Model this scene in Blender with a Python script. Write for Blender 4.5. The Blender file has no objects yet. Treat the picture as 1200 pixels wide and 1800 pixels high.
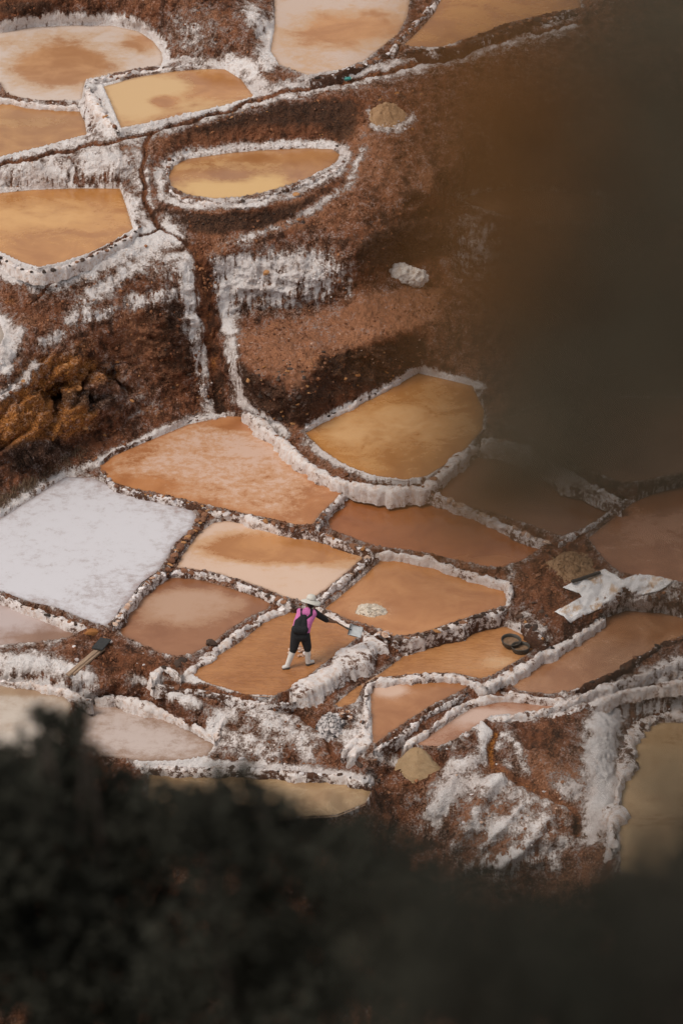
import bpy, bmesh, math, random
import numpy as np
from mathutils import Vector, Matrix, geometry
from math import radians, sin, cos, tan, pi

random.seed(7); rng = np.random.default_rng(7)
sc = bpy.context.scene
col = sc.collection

# ------------------------------------------------------------------ camera
PITCH = radians(28.0); CAM = Vector((0.0, -79.46, 42.75))
KPX = 14.6 / 90.0 / 1200.0                       # tangent per photo pixel
FWD = Vector((0, cos(PITCH), -sin(PITCH))); UPV = Vector((0, sin(PITCH), cos(PITCH)))
cam_d = bpy.data.cameras.new('camera'); cam = bpy.data.objects.new('camera', cam_d); col.objects.link(cam)
cam.location = CAM; cam.rotation_euler = (pi/2 - PITCH, 0, 0)
cam_d.sensor_fit = 'VERTICAL'; cam_d.sensor_height = 36.0; cam_d.lens = 36.0 / (1800 * KPX)
cam_d.clip_start = 0.1; cam_d.clip_end = 3000
cam_d.dof.use_dof = True; cam_d.dof.focus_distance = 86.0; cam_d.dof.aperture_fstop = 2.8
sc.camera = cam

# ------------------------------------------------------------------ sky, sun, exposure
SUN_EL, SUN_AZ = radians(56), radians(238)       # azimuth clockwise from +Y
w = bpy.data.worlds.new('World'); sc.world = w; w.use_nodes = True
nt = w.node_tree; nt.nodes.clear()
sky = nt.nodes.new('ShaderNodeTexSky'); sky.sky_type = 'NISHITA'; sky.sun_disc = False
sky.sun_elevation = SUN_EL; sky.sun_rotation = SUN_AZ; sky.altitude = 3000; sky.dust_density = 4.0; sky.air_density = 1.0
hs = nt.nodes.new('ShaderNodeHueSaturation'); hs.inputs['Saturation'].default_value = 0.05   # cloud cover
bg = nt.nodes.new('ShaderNodeBackground'); bg.inputs[1].default_value = 0.125
wo = nt.nodes.new('ShaderNodeOutputWorld')
nt.links.new(sky.outputs[0], hs.inputs['Color']); nt.links.new(hs.outputs[0], bg.inputs[0]); nt.links.new(bg.outputs[0], wo.inputs[0])
sd = bpy.data.lights.new('sun', 'SUN'); sd.energy = 1.5; sd.angle = radians(24); sd.color = (1.0, 0.90, 0.78)
so = bpy.data.objects.new('sun', sd); col.objects.link(so)
sdir = Vector((sin(SUN_AZ)*cos(SUN_EL), cos(SUN_AZ)*cos(SUN_EL), sin(SUN_EL)))
so.rotation_euler = sdir.to_track_quat('Z', 'Y').to_euler(); so.location = (0, 0, 60)
sc.view_settings.view_transform = 'Standard'; sc.view_settings.look = 'None'
sc.view_settings.exposure = 0.72; sc.view_settings.gamma = 1.0; sc.view_settings.use_curve_mapping = False

# ------------------------------------------------------------------ survey helpers
def W(u, v, z):
    """place surveyed in the photograph, at height z above the worker's pan datum"""
    d = FWD + Vector((1, 0, 0)) * ((u-600)*KPX) + UPV * ((900-v)*KPX)
    return CAM + d * ((z - CAM.z) / d.z)
def Wd(u, v, dist):
    d = FWD + Vector((1, 0, 0)) * ((u-600)*KPX) + UPV * ((900-v)*KPX)
    return CAM + d.normalized() * dist
def project(P):
    R = P - np.array(CAM)
    zz = R @ np.array(FWD)
    return 600 + R[:, 0]/zz/KPX, 900 - (R @ np.array(UPV))/zz/KPX

# hillside frame: a along x, b up the slope, c out of the slope
EL = radians(40); SEL, CEL = sin(EL), cos(EL)
def to_abc(P): return np.stack([P[..., 0], P[..., 1]*SEL + P[..., 2]*CEL, -P[..., 1]*CEL + P[..., 2]*SEL], -1)
def from_abc(A): return np.stack([A[..., 0], A[..., 1]*SEL - A[..., 2]*CEL, A[..., 1]*CEL + A[..., 2]*SEL], -1)

# ------------------------------------------------------------------ noise
_perm = rng.permutation(4096)
_grad = rng.normal(size=(4096, 3)); _grad /= np.linalg.norm(_grad, axis=1)[:, None]
_grad = _grad.astype(np.float32)
def noise3(P):
    P = np.asarray(P, dtype=np.float64)
    I = np.floor(P).astype(np.int64); F = (P - I).astype(np.float32)
    U = F*F*F*(F*(F*6-15)+10)
    out = 0
    for dx in (0, 1):
        wx = U[:, 0] if dx else 1-U[:, 0]
        for dy in (0, 1):
            wy = U[:, 1] if dy else 1-U[:, 1]
            for dz in (0, 1):
                wz = U[:, 2] if dz else 1-U[:, 2]
                h = _perm[(_perm[(_perm[(I[:, 0]+dx) & 4095] + I[:, 1]+dy) & 4095] + I[:, 2]+dz) & 4095]
                g = _grad[h]
                dot = g[:, 0]*(F[:, 0]-dx) + g[:, 1]*(F[:, 1]-dy) + g[:, 2]*(F[:, 2]-dz)
                out = out + wx*wy*wz*dot
    return out*1.5
def fbm(P, scale, octs, gain=0.5, ridged=False):
    P = np.asarray(P)*scale; s = 0; a = 1.0
    for o in range(octs):
        n = noise3(P + 17.3*o)
        if ridged: n = 0.5 - np.abs(n)
        s = s + a*n; a *= gain; P = P*2.03
    return s

# ------------------------------------------------------------------ objects
def tag(o, label=None, cat=None, group=None, kind=None):
    if label: o['label'] = label
    if cat: o['category'] = cat
    if group: o['group'] = group
    if kind: o['kind'] = kind
    return o
def empty(name, loc, rz=0):
    o = bpy.data.objects.new(name, None); col.objects.link(o); o.location = loc; o.rotation_euler = (0, 0, rz)
    o.empty_display_size = 0.1
    return o
def link(name, me, mat=None, parent=None, loc=(0, 0, 0), rot=None, scale=None):
    o = bpy.data.objects.new(name, me); col.objects.link(o)
    if mat and not me.materials: me.materials.append(mat)
    o.location = loc
    if rot: o.rotation_euler = rot
    if scale: o.scale = scale
    if parent: o.parent = parent
    return o
def mesh_np(name, V, Fq, smooth=True):
    """fast mesh from arrays; Fq (n,3) or (n,4)"""
    me = bpy.data.meshes.new(name); V = np.asarray(V, np.float32); Fq = np.asarray(Fq, np.int32)
    n, k = Fq.shape
    me.vertices.add(len(V)); me.vertices.foreach_set('co', V.ravel())
    me.loops.add(n*k); me.loops.foreach_set('vertex_index', Fq.ravel())
    me.polygons.add(n); me.polygons.foreach_set('loop_start', np.arange(0, n*k, k, dtype=np.int32))
    me.polygons.foreach_set('use_smooth', np.full(n, smooth))
    me.update(calc_edges=True); me.validate()
    return me
def attr(me, name, vals):
    a = me.attributes.new(name, 'FLOAT', 'POINT'); a.data.foreach_set('value', np.asarray(vals, np.float32))

# ------------------------------------------------------------------ materials
class NB:
    def __init__(s, name):
        s.m = bpy.data.materials.new(name); s.m.use_nodes = True; s.t = s.m.node_tree; s.t.nodes.clear()
        s.out = s.t.nodes.new('ShaderNodeOutputMaterial'); s.b = s.t.nodes.new('ShaderNodeBsdfPrincipled')
        s.t.links.new(s.b.outputs[0], s.out.inputs[0]); s.pos = None
    def n(s, kind, **kw):
        nd = s.t.nodes.new('ShaderNode'+kind)
        for k, v in kw.items(): setattr(nd, k, v)
        return nd
    def put(s, sock, v):
        if isinstance(v, bpy.types.NodeSocket): s.t.links.new(v, sock)
        elif isinstance(v, (tuple, list)) and len(v) == 3 and len(sock.default_value) == 4: sock.default_value = (*v, 1)
        else: sock.default_value = v
    def P(s):
        if s.pos is None: s.pos = s.n('NewGeometry').outputs['Position']
        return s.pos
    def obj(s): return s.n('TexCoord').outputs['Object']
    def noise(s, scale, detail=4, rough=.55, vec=None, dist=0.0, stretch=None):
        v = vec or s.P()
        if stretch:
            mp = s.n('Mapping'); mp.inputs['Scale'].default_value = stretch; s.put(mp.inputs['Vector'], v); v = mp.outputs[0]
        t = s.n('TexNoise'); s.put(t.inputs['Vector'], v); t.inputs['Scale'].default_value = scale
        t.inputs['Detail'].default_value = detail; t.inputs['Roughness'].default_value = rough; t.inputs['Distortion'].default_value = dist
        return t.outputs['Fac']
    def voro(s, scale, vec=None, feature='F1', out='Distance'):
        t = s.n('TexVoronoi', feature=feature); s.put(t.inputs['Vector'], vec or s.P()); t.inputs['Scale'].default_value = scale
        return t.outputs[out]
    def math(s, op, a, b=0.0, c=None, clamp=False):
        m = s.n('Math', operation=op, use_clamp=clamp); s.put(m.inputs[0], a); s.put(m.inputs[1], b)
        if c is not None: s.put(m.inputs[2], c)
        return m.outputs[0]
    def step(s, x, lo, hi, a=0.0, b=1.0):
        m = s.n('MapRange', interpolation_type='SMOOTHSTEP'); s.put(m.inputs[0], x)
        m.inputs[1].default_value = lo; m.inputs[2].default_value = hi; m.inputs[3].default_value = a; m.inputs[4].default_value = b
        return m.outputs[0]
    def mix(s, f, a, b, mode='MIX'):
        m = s.n('Mix', data_type='RGBA', blend_type=mode); s.put(m.inputs[0], f); s.put(m.inputs[6], a); s.put(m.inputs[7], b)
        return m.outputs[2]
    def attr(s, name): return s.n('Attribute', attribute_name=name).outputs['Fac']
    def bump(s, h, strength, dist):
        b = s.n('Bump'); b.inputs['Strength'].default_value = strength; b.inputs['Distance'].default_value = dist
        s.put(b.inputs['Height'], h); s.t.links.new(b.outputs[0], s.b.inputs['Normal'])
    def fin(s, color, rough=.8, spec=None):
        s.put(s.b.inputs['Base Color'], color); s.put(s.b.inputs['Roughness'], rough)
        if spec is not None: s.b.inputs['Specular IOR Level'].default_value = spec
        return s.m
def plain(name, c, rough=.7, var=.25, scale=40, spec=.3, bump=0.0, bd=.004, obj=False):
    m = NB(name); v = m.obj() if obj else m.P()
    f = m.noise(scale, 5, .6, vec=v)
    d = tuple(x*(1-var) for x in c); l = tuple(min(.9, x*(1+var)) for x in c)
    if bump: m.bump(f, bump, bd)
    return m.fin(m.mix(m.step(f, .3, .7), d, l), rough, spec)

SALT_A, SALT_B, SALT_PINK = (.76, .705, .70), (.84, .795, .79), (.65, .475, .385)
SOIL, SOIL_D, SOIL_L, OCHRE, OCHRE_D = (.205, .074, .034), (.042, .016, .008), (.45, .20, .105), (.60, .235, .05), (.16, .052, .012)

def terrain_material():
    m = NB('hillside_earth_and_salt')
    big = m.noise(.9, 6, .55); mid = m.noise(4.5, 8, .62); fine = m.noise(26, 6, .65); grit = m.noise(95, 3, .6)
    strk = m.noise(2.6, 5, .6, stretch=(4.5, 2.2, .42))
    # earth
    gul = m.noise(2.0, 6, .6, stretch=(2.6, 1.0, .8))
    e = m.mix(m.step(m.math('ADD', m.math('MULTIPLY', mid, .5), m.math('MULTIPLY', gul, .5)), .40, .56), SOIL_D, SOIL)
    e = m.mix(m.step(m.math('ADD', big, m.math('MULTIPLY', m.math('SUBTRACT', fine, .5), .8)), .5, .72, 0, .65), e, SOIL_L)
    dust = m.attr('dust')
    e = m.mix(m.step(m.math('ADD', dust, m.math('MULTIPLY', m.math('SUBTRACT', mid, .5), .9)), .3, .9, 0, .62), e, SOIL_L)
    och = m.math('ADD', m.attr('ochre'), m.math('MULTIPLY', m.math('SUBTRACT', m.math('ADD', m.math('MULTIPLY', mid, .6), m.math('MULTIPLY', fine, .4)), .5), 1.6))
    oc = m.mix(m.step(fine, .35, .65), OCHRE_D, OCHRE)
    e = m.mix(m.step(och, .35, .75, 0, .9), e, oc)
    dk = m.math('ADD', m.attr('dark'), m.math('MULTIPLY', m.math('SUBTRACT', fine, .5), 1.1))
    e = m.mix(m.step(dk, .35, .85, 0, .8), e, m.mix(m.step(fine, .42, .62), (.020, .012, .009), (.075, .038, .022)))  # dark attribute: moist earth and the painted shade
    e = m.mix(m.step(grit, .55, .70, 0, .45), e, SOIL_L)
    e = m.mix(m.step(grit, .44, .30, 0, .6), e, SOIL_D)
    # salt
    sa = m.math('MULTIPLY', m.math('SUBTRACT', mid, .5), 1.45)
    sb = m.math('MULTIPLY', m.math('SUBTRACT', fine, .5), 1.0)
    scq = m.math('MULTIPLY', m.math('SUBTRACT', strk, .5), 2.4)
    tot = m.math('ADD', m.math('ADD', m.attr('salt'), sa), m.math('ADD', sb, m.math('MULTIPLY', scq, m.math('MULTIPLY', m.attr('cliff'), m.step(m.attr('salt'), .12, .55)))))
    f = m.step(tot, .36, .64)
    lacy = m.noise(13, 9, .72)
    fr = m.math('MULTIPLY', m.step(m.math('ADD', tot, m.math('MULTIPLY', m.math('SUBTRACT', lacy, .5), 1.5)), .13, .60), .66)
    e = m.mix(fr, e, m.mix(m.step(mid, .4, .6), (.46, .28, .20), (.46, .375, .35)))
    s = m.mix(m.step(fine, .3, .7), SALT_A, SALT_B)
    s = m.mix(m.step(tot, .86, .50, 0, .5), s, SALT_PINK)
    s = m.mix(m.step(big, .50, .66, 0, .5), s, (.55, .46, .43))
    s = m.mix(m.step(lacy, .56, .68, 0, .45), s, (.36, .25, .205))
    s = m.mix(m.step(grit, .61, .70, 0, .5), s, (.16, .10, .08))
    c = m.mix(f, e, s)
    warp = m.n('VectorMath', operation='ADD'); m.put(warp.inputs[0], m.P()); wn = m.n('TexNoise'); m.put(wn.inputs['Vector'], m.P()); wn.inputs['Scale'].default_value = 9; wn.inputs['Detail'].default_value = 4
    sc3 = m.n('VectorMath', operation='SCALE'); m.put(sc3.inputs[0], wn.outputs['Color']); sc3.inputs['Scale'].default_value = .12; m.put(warp.inputs[1], sc3.outputs[0])
    cl1 = m.voro(11, vec=warp.outputs[0]); cl2 = m.voro(27, vec=warp.outputs[0])
    clod = m.math('ADD', m.math('MULTIPLY', cl1, -1.3), m.math('MULTIPLY', cl2, -.7))
    h = m.math('ADD', m.math('ADD', fine, m.math('MULTIPLY', lacy, .8)), m.math('ADD', m.math('MULTIPLY', grit, .4), m.math('MULTIPLY', clod, m.math('SUBTRACT', 1.2, m.math('MULTIPLY', f, 1.05)))))
    m.bump(h, .9, .055)
    return m.fin(c, m.math('SUBTRACT', .95, m.math('MULTIPLY', f, .25)), .25)

def crust_material(name, brown, rough_col=(.13, .06, .035)):
    """dike body: salt crust over mud, brown showing through"""
    m = NB(name)
    mid = m.noise(9, 8, .68); fine = m.noise(44, 6, .7); grit = m.noise(110, 3, .6)
    s = m.mix(m.step(fine, .3, .7), SALT_A, SALT_B)
    s = m.mix(m.step(mid, .44, .64, .1, .8), s, SALT_PINK)
    strk = m.noise(3.2, 5, .6, stretch=(5, 5, .8))
    s = m.mix(m.math('MULTIPLY', m.step(strk, .46, .62), m.math('MULTIPLY', m.attr('low'), .55)), s, (.40, .25, .18))
    s = m.mix(m.step(fine, .56, .66, 0, .4), s, (.38, .28, .24))
    s = m.mix(m.step(grit, .61, .70, 0, .55), s, (.17, .105, .08))
    lowf = m.attr('low')
    lf = m.noise(1.7, 4, .6)
    t = m.math('ADD', m.math('ADD', m.math('ADD', m.math('MULTIPLY', mid, 1.3), m.math('MULTIPLY', m.math('SUBTRACT', lf, .5), 1.3)), m.math('MULTIPLY', fine, .8)), m.math('MULTIPLY', lowf, .08))
    c = m.mix(m.step(t, 1.28-brown, 1.45-brown), s, m.mix(m.step(fine, .4, .6), SOIL_D, rough_col))
    m.bump(m.math('ADD', fine, m.math('MULTIPLY', mid, .8)), 1.0, .04)
    return m.fin(c, .85, .25)

def pan_material(name, brine, crust, mid=None, rough=.32, ripple=0.0, speck=.4, streak=False):
    """shallow brine over mud, attribute 'crust' = salt film"""
    m = NB(name)
    wob = m.noise(1.1, 5, .6, dist=.6); med = m.noise(5.5, 8, .7); fine = m.noise(34, 5, .7)
    t = m.math('ADD', m.attr('crust'), m.math('ADD', m.math('MULTIPLY', m.math('SUBTRACT', wob, .5), .85), m.math('MULTIPLY', m.math('SUBTRACT', med, .5), speck*1.7)))
    t = m.math('ADD', t, m.math('MULTIPLY', m.math('SUBTRACT', fine, .5), speck*.9))
    f = m.step(t, .15, .85)
    b = m.mix(m.step(wob, .32, .68), (brine[0]*.80, brine[1]*.72, brine[2]*.66), tuple(min(.9, x*1.06) for x in brine))
    b = m.mix(m.step(med, .55, .75, 0, .3), b, (brine[0]*.72, brine[1]*.62, brine[2]*.55))
    if mid: c = m.mix(m.step(f, 0, .5), b, mid); c = m.mix(m.step(f, .45, 1), c, crust)
    else: c = m.mix(f, b, crust)
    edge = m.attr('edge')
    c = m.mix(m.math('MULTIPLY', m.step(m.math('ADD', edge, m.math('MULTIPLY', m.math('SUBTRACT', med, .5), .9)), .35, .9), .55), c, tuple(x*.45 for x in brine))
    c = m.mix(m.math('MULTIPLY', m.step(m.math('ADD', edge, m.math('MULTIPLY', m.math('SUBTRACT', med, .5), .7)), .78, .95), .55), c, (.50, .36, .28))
    if ripple:
        r1 = m.noise(5.2, 3, .5, stretch=(.7, 2.0, 1), dist=.8); r2 = m.noise(9.5, 3, .55, stretch=(1.0, 1.9, 1), dist=1.2)
        h = m.math('ADD', r1, m.math('MULTIPLY', r2, .6))
        c = m.mix(m.step(h, .72, .9, 0, .35), c, tuple(min(.9, x*1.25) for x in brine))
        m.bump(h, ripple, .05)
    else:
        m.bump(m.math('ADD', m.math('MULTIPLY', m.math('MULTIPLY', fine, f), 1.0), 0), .35, .012)
    r = m.math('ADD', rough*.7, m.math('MULTIPLY', f, .35))
    return m.fin(c, r, .5)

# ------------------------------------------------------------------ the salt pans: outline (photo survey), level, colours
OR, ORL, RED, CREAM, PALE = (.50, .225, .07), (.58, .30, .11), (.30, .105, .035), (.66, .46, .235), (.62, .47, .38)
WHITE = (.70, .665, .70)
def S(t): return [tuple(map(float, p.split(','))) for p in t.split()]
# name -> (level, outline, material args, crust blobs [(u,v,ru,rv,amount)], base crust, edge crust, label)
PANS = {
'P1': (5.08, S('-120,72 0,58 60,47 130,44 200,45 245,55 270,72 285,92 287,105 283,117 240,123 200,131 152,142 146,165 145,177 100,178 60,177 30,171 12,165 0,145 -120,135'),
   dict(brine=(0.430,0.230,0.113), crust=(0.516,0.420,0.368), mid=(0.481,0.333,0.232), rough=.5), [(108,115,75,30,-1.0),(250,75,35,18,-.5),(60,70,100,14,-.2)], .72, 0, 'large pale salt pan with an orange patch in its middle, top left corner'),
'P2': (5.40, S('182,152 240,136 300,126 360,121 395,121 425,140 447,170 400,185 320,203 255,218 213,226 200,195'),
   dict(brine=(0.417,0.193,0.066), crust=(0.533,0.348,0.180), rough=.3), [(230,175,55,35,.75),(290,150,45,14,.7),(360,190,60,14,.3),(380,150,40,20,-.4),(285,178,22,10,-.7)], .3, 0, 'cream and orange salt pan with streaks above the long channel'),
'P3': (5.00, S('-120,188 0,177 40,180 80,185 120,188 140,193 150,215 154,238 100,252 50,265 0,277 -120,300'),
   dict(brine=(0.378,0.185,0.064), crust=(0.472,0.301,0.160), rough=.3), [(60,215,80,10,.35)], .12, 0, 'dull orange salt pan at the left edge above the long channel'),
'P4': (5.75, S('480,-90 482,0 482,50 475,90 490,115 540,133 600,123 640,108 675,80 700,60 715,30 720,0 722,-90'),
   dict(brine=(0.446,0.222,0.093), crust=(0.481,0.365,0.304), mid=(0.465,0.293,0.180), rough=.45), [(610,50,110,26,-.4),(590,5,80,12,.2),(510,30,30,40,.25),(600,105,60,14,.1)], .52, .1, 'large pale peach salt pan at the top edge'),
'P5': (5.80, S('776,-90 773,0 757,30 735,55 708,80 730,85 780,83 830,66 890,42 960,26 1020,15 1022,-90'),
   dict(brine=(0.396,0.178,0.056), crust=(0.472,0.253,0.103), rough=.3), [(850,10,80,20,.2)], .25, 0, 'orange salt pan at the top edge beside the dark earth bank'),
'P6': (4.70, S('296,310 305,292 330,279 400,269 470,263 540,260 585,262 598,272 590,288 560,305 520,322 470,338 420,348 370,350 330,343 302,330'),
   dict(brine=(0.359,0.170,0.066), crust=(0.550,0.348,0.156), rough=.3), [(400,335,95,16,.75),(470,318,30,14,.5),(400,292,120,8,.25),(560,280,60,20,-.2)], .18, 0, 'small oval salt pan with a cream pool along its near side'),
'P7': (4.35, S('-120,350 0,339 60,333 120,331 180,331 212,331 222,360 235,403 200,425 160,445 110,462 68,471 40,462 10,448 -8,441 -120,425'),
   dict(brine=(0.426,0.197,0.062), crust=(0.550,0.310,0.131), rough=.28), [(60,380,100,26,.4),(150,340,80,8,-.5),(110,450,90,16,-.2)], .3, 0, 'large bright orange salt pan at the left edge below the white wall'),
'P8': (3.35, S('-120,560 0,566 8,588 2,606 -120,625'), dict(brine=(0.386,0.333,0.288), crust=(0.430,0.381,0.351), rough=.3), [], .4, 0, 'sliver of a grey salt pan cut by the left edge'),
'P9': (.72, S('176,818 200,800 260,775 330,746 400,731 430,732 455,745 480,766 505,790 540,816 580,846 603,863 590,880 565,902 550,922 520,924 480,914 430,904 380,892 330,881 280,869 230,859 195,848 178,833'),
   dict(brine=(0.430,0.190,0.080), crust=(0.550,0.372,0.288), mid=(0.490,0.266,0.147), rough=.4, speck=.75), [(360,770,120,30,.12),(470,800,60,30,.2),(420,745,40,10,-.7),(250,850,70,15,-.35),(560,890,40,25,-.3)], .55, -.45, 'large peach salt pan with speckled crust at the foot of the waterfall channel'),
'P10': (.95, S('535,762 580,735 640,706 690,680 735,655 790,668 830,678 850,720 848,755 820,788 790,815 750,838 710,845 660,838 610,820 570,795'),
   dict(brine=(0.430,0.202,0.064), crust=(0.516,0.298,0.136), rough=.3), [(660,750,90,40,.2),(720,800,60,30,-.1),(600,760,40,20,.2)], .38, -.3, 'golden orange salt pan below the broken earth ledge'),
'P11': (.62, S('-120,960 0,912 50,880 115,838 165,840 210,860 270,880 338,896 346,908 336,932 306,957 290,988 280,1003 250,1025 225,1058 203,1086 185,1102 150,1090 100,1070 50,1058 0,1040 -120,1015'),
   dict(brine=(0.360,0.296,0.302), crust=(.535,.52,.555), mid=(.43,.395,.41), rough=.45, speck=.9), [(150,950,160,70,.1),(60,1030,60,20,.2)], .72, -.25, 'white crystallised salt pan, the whitest and most thickly crusted'),
'P12': (.55, S('310,998 325,970 350,937 375,919 400,915 450,922 500,932 560,946 610,956 648,969 632,986 605,1010 575,1035 550,1052 530,1058 500,1050 460,1033 420,1020 380,1008 345,1002'),
   dict(brine=(0.446,0.210,0.080), crust=(0.567,0.404,0.312), mid=(0.516,0.308,0.176), rough=.35), [(490,963,115,26,-1.1),(600,985,40,18,-.35)], .85, -.05, 'salt pan with pale rim and an orange oval centre beside the white pan'),
'P13': (.45, S('213,1082 225,1062 250,1037 285,1017 330,1014 380,1026 430,1041 480,1058 470,1072 440,1085 400,1110 370,1135 340,1150 310,1156 280,1148 240,1130 216,1118 206,1100'),
   dict(brine=(0.275,0.122,0.058), crust=(0.404,0.252,0.174), mid=(0.355,0.198,0.119), rough=.4), [(330,1060,90,28,.5),(300,1130,60,20,-.2)], .35, -.5, 'brownish pink salt pan left of the worker behind the white dike'),
'P14': (.38, S('335,1185 370,1160 420,1130 470,1090 500,1078 525,1073 555,1076 580,1087 610,1100 632,1118 600,1145 560,1175 530,1198 505,1214 480,1225 430,1222 400,1212 360,1200'),
   dict(brine=(0.360,0.158,0.057), crust=(0.472,0.262,0.128), rough=.22, ripple=.55), [(555,1155,25,20,.35)], .06, 0, 'rippled orange salt pan the worker is wading in'),
'P15': (.56, S('575,912 590,892 615,870 680,871 735,874 780,886 830,906 890,931 945,956 948,966 920,985 880,998 850,997 800,985 750,973 700,966 660,961 620,946 580,931'),
   dict(brine=RED, crust=(0.370,0.158,0.067), rough=.25, speck=.15), [(850,985,80,12,.5),(640,880,40,10,.3)], .05, 0, 'dark rust red salt pan behind the pan with the salt pile'),
'P16': (.40, S('570,1070 600,1046 640,1012 667,986 690,981 740,986 800,1006 860,1023 885,1031 892,1046 888,1065 860,1074 800,1094 740,1114 692,1120 665,1106 630,1095 600,1085'),
   dict(brine=(0.404,0.178,0.066), crust=(0.516,0.293,0.160), rough=.28, speck=.15), [(652,1072,46,18,.45),(800,1040,60,30,.12)], .1, 0, 'orange salt pan holding a square heap of wet salt'),
'P17': (.10, S('585,1240 620,1212 670,1182 710,1152 750,1136 800,1120 850,1106 890,1101 920,1116 943,1138 920,1155 890,1173 862,1190 840,1194 800,1186 760,1184 700,1189 660,1193 640,1203 625,1235 600,1245'),
   dict(brine=(0.396,0.185,0.072), crust=(0.516,0.317,0.176), rough=.22, ripple=.5), [(880,1165,35,10,.5)], .12, 0, 'rippled orange salt pan with two round tubs in it'),
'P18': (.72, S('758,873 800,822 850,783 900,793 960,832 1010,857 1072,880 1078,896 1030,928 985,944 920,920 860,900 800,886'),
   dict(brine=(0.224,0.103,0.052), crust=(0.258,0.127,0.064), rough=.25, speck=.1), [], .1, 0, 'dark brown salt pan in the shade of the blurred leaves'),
'P19': (.75, S('1032,946 1070,917 1110,884 1150,866 1200,854 1400,850 1400,1045 1200,1025 1140,1015 1090,1008 1062,985'),
   dict(brine=(0.309,0.135,0.067), crust=(0.430,0.237,0.160), rough=.3), [(1160,930,60,40,.3)], .15, 0, 'reddish salt pan at the right edge above the white sheeting'),
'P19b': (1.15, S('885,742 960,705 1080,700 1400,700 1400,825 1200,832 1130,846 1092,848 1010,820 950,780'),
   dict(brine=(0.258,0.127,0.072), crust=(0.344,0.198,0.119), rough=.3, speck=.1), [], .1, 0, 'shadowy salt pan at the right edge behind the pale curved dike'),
'P20': (0.0, S('651,1206 660,1201 700,1197 770,1191 812,1194 826,1205 800,1220 760,1240 720,1265 690,1285 655,1311 652,1260'),
   dict(brine=(0.360,0.162,0.067), crust=(0.533,0.365,0.280), rough=.28, speck=.2), [(684,1212,30,13,.75),(690,1212,14,6,.4)], .1, 0, 'small triangular orange salt pan with a pale salt bloom'),
'P21': (-.15, S('722,1310 760,1290 800,1262 830,1244 870,1234 940,1234 985,1241 960,1254 900,1258 862,1260 840,1275 800,1300 770,1314'),
   dict(brine=(0.344,0.166,0.093), crust=(0.499,0.349,0.288), rough=.35), [(850,1258,60,12,.7)], .3, 0, 'narrow pinkish salt pan beside the beige salt heap'),
'P22': (-.05, S('892,1200 920,1186 980,1152 1040,1112 1062,1086 1100,1072 1160,1076 1200,1086 1400,1120 1400,1125 1200,1118 1130,1152 1070,1188 1010,1214 960,1221 912,1215'),
   dict(brine=(0.327,0.158,0.077), crust=(0.430,0.253,0.160), rough=.3, speck=.2), [], .25, 0, 'tapering brown salt pan below the white sheeting'),
'P23': (-.90, S('1122,1276 1160,1270 1400,1266 1400,1560 1090,1540 1088,1440 1093,1380 1105,1330'),
   dict(brine=(0.396,0.262,0.136), crust=(0.481,0.340,0.200), rough=.3, speck=.15), [], .45, 0, 'large khaki salt pan cut by the lower right edge'),
'P24': (.45, S('-120,1040 0,1056 50,1076 100,1094 133,1109 128,1119 100,1128 50,1131 0,1136 -120,1142'),
   dict(brine=(0.269,0.163,0.116), crust=(0.424,0.343,0.330), rough=.4), [(0,1085,80,18,.6),(90,1122,60,8,-.4)], .45, 0, 'small mauve salt pan at the left edge below the white pan'),
'P25': (-.10, S('-120,1196 0,1202 60,1210 112,1222 126,1240 110,1290 100,1330 -120,1340'),
   dict(brine=(0.342,0.244,0.165), crust=(0.474,0.407,0.353), rough=.4), [(20,1215,80,8,-.5)], .7, -.3, 'pale salt pan at the left edge behind the dark bush'),
'P26': (-.35, S('140,1236 200,1234 250,1247 300,1267 340,1287 378,1309 365,1329 320,1338 250,1339 180,1330 130,1300'),
   dict(brine=(0.290,0.194,0.141), crust=(0.461,0.379,0.348), rough=.4, speck=.8), [(260,1300,80,25,.2)], .62, -.4, 'pinkish white salt pan just above the dark bush'),
'P27': (-.48, S('262,1354 400,1358 500,1367 580,1370 638,1380 653,1392 640,1415 590,1435 400,1445 255,1440'),
   dict(brine=(0.344,0.230,0.128), crust=(0.430,0.301,0.176), rough=.3, speck=.1), [], .3, 0, 'brown salt pan half hidden by the dark bush'),
'P28': (3.55, S('808,352 840,340 880,334 960,336 1060,345 1060,395 960,392 890,380 840,366'),
   dict(brine=(0.360,0.190,0.103), crust=(0.430,0.253,0.160), rough=.35, speck=.2), [], .25, 0, 'salt pan on top of the pink wall behind the blurred leaves'),
}
def pan_group(k): return 'salt pans on the terraces'

# ------------------------------------------------------------------ terrain control points  (u, v, z)
CH_MAIN = S('-120,312 0,288 70,275 150,257 250,236 330,213 400,193 480,166 550,152 620,139 700,120 800,95 900,65 1000,42 1100,20 1220,0')
CH_MAINZ = [4.8, 4.9, 5.0, 5.1, 5.24, 5.33, 5.42, 5.52, 5.57, 5.6, 5.64, 5.68, 5.74, 5.8, 5.85, 5.9]
CH_SIDE = S('263,236 250,285 252,320 258,360 275,390 285,402 315,422 348,440'); CH_SIDEZ = [5.22, 4.9, 4.72, 4.5, 4.36, 4.3, 4.18, 4.03]
CH_FALL = S('350,442 354,480 362,530 372,600 380,660 386,712'); CH_FALLZ = [4.0, 3.6, 3.0, 2.15, 1.45, .8]
CH_LOW = S('270,1195 285,1180 276,1172 290,1200 350,1207 420,1225 470,1240 530,1255 560,1280 580,1310 585,1330')
CH_MOUND = S('850,1268 868,1290 862,1320 862,1345 880,1360 920,1380 960,1400 1000,1425 1010,1445 1015,1470')
CH_THIN = S('285,402 200,425 150,460 90,500 20,565'); CH_THINZ = [4.28, 4.2, 4.0, 3.75, 3.4]
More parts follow.
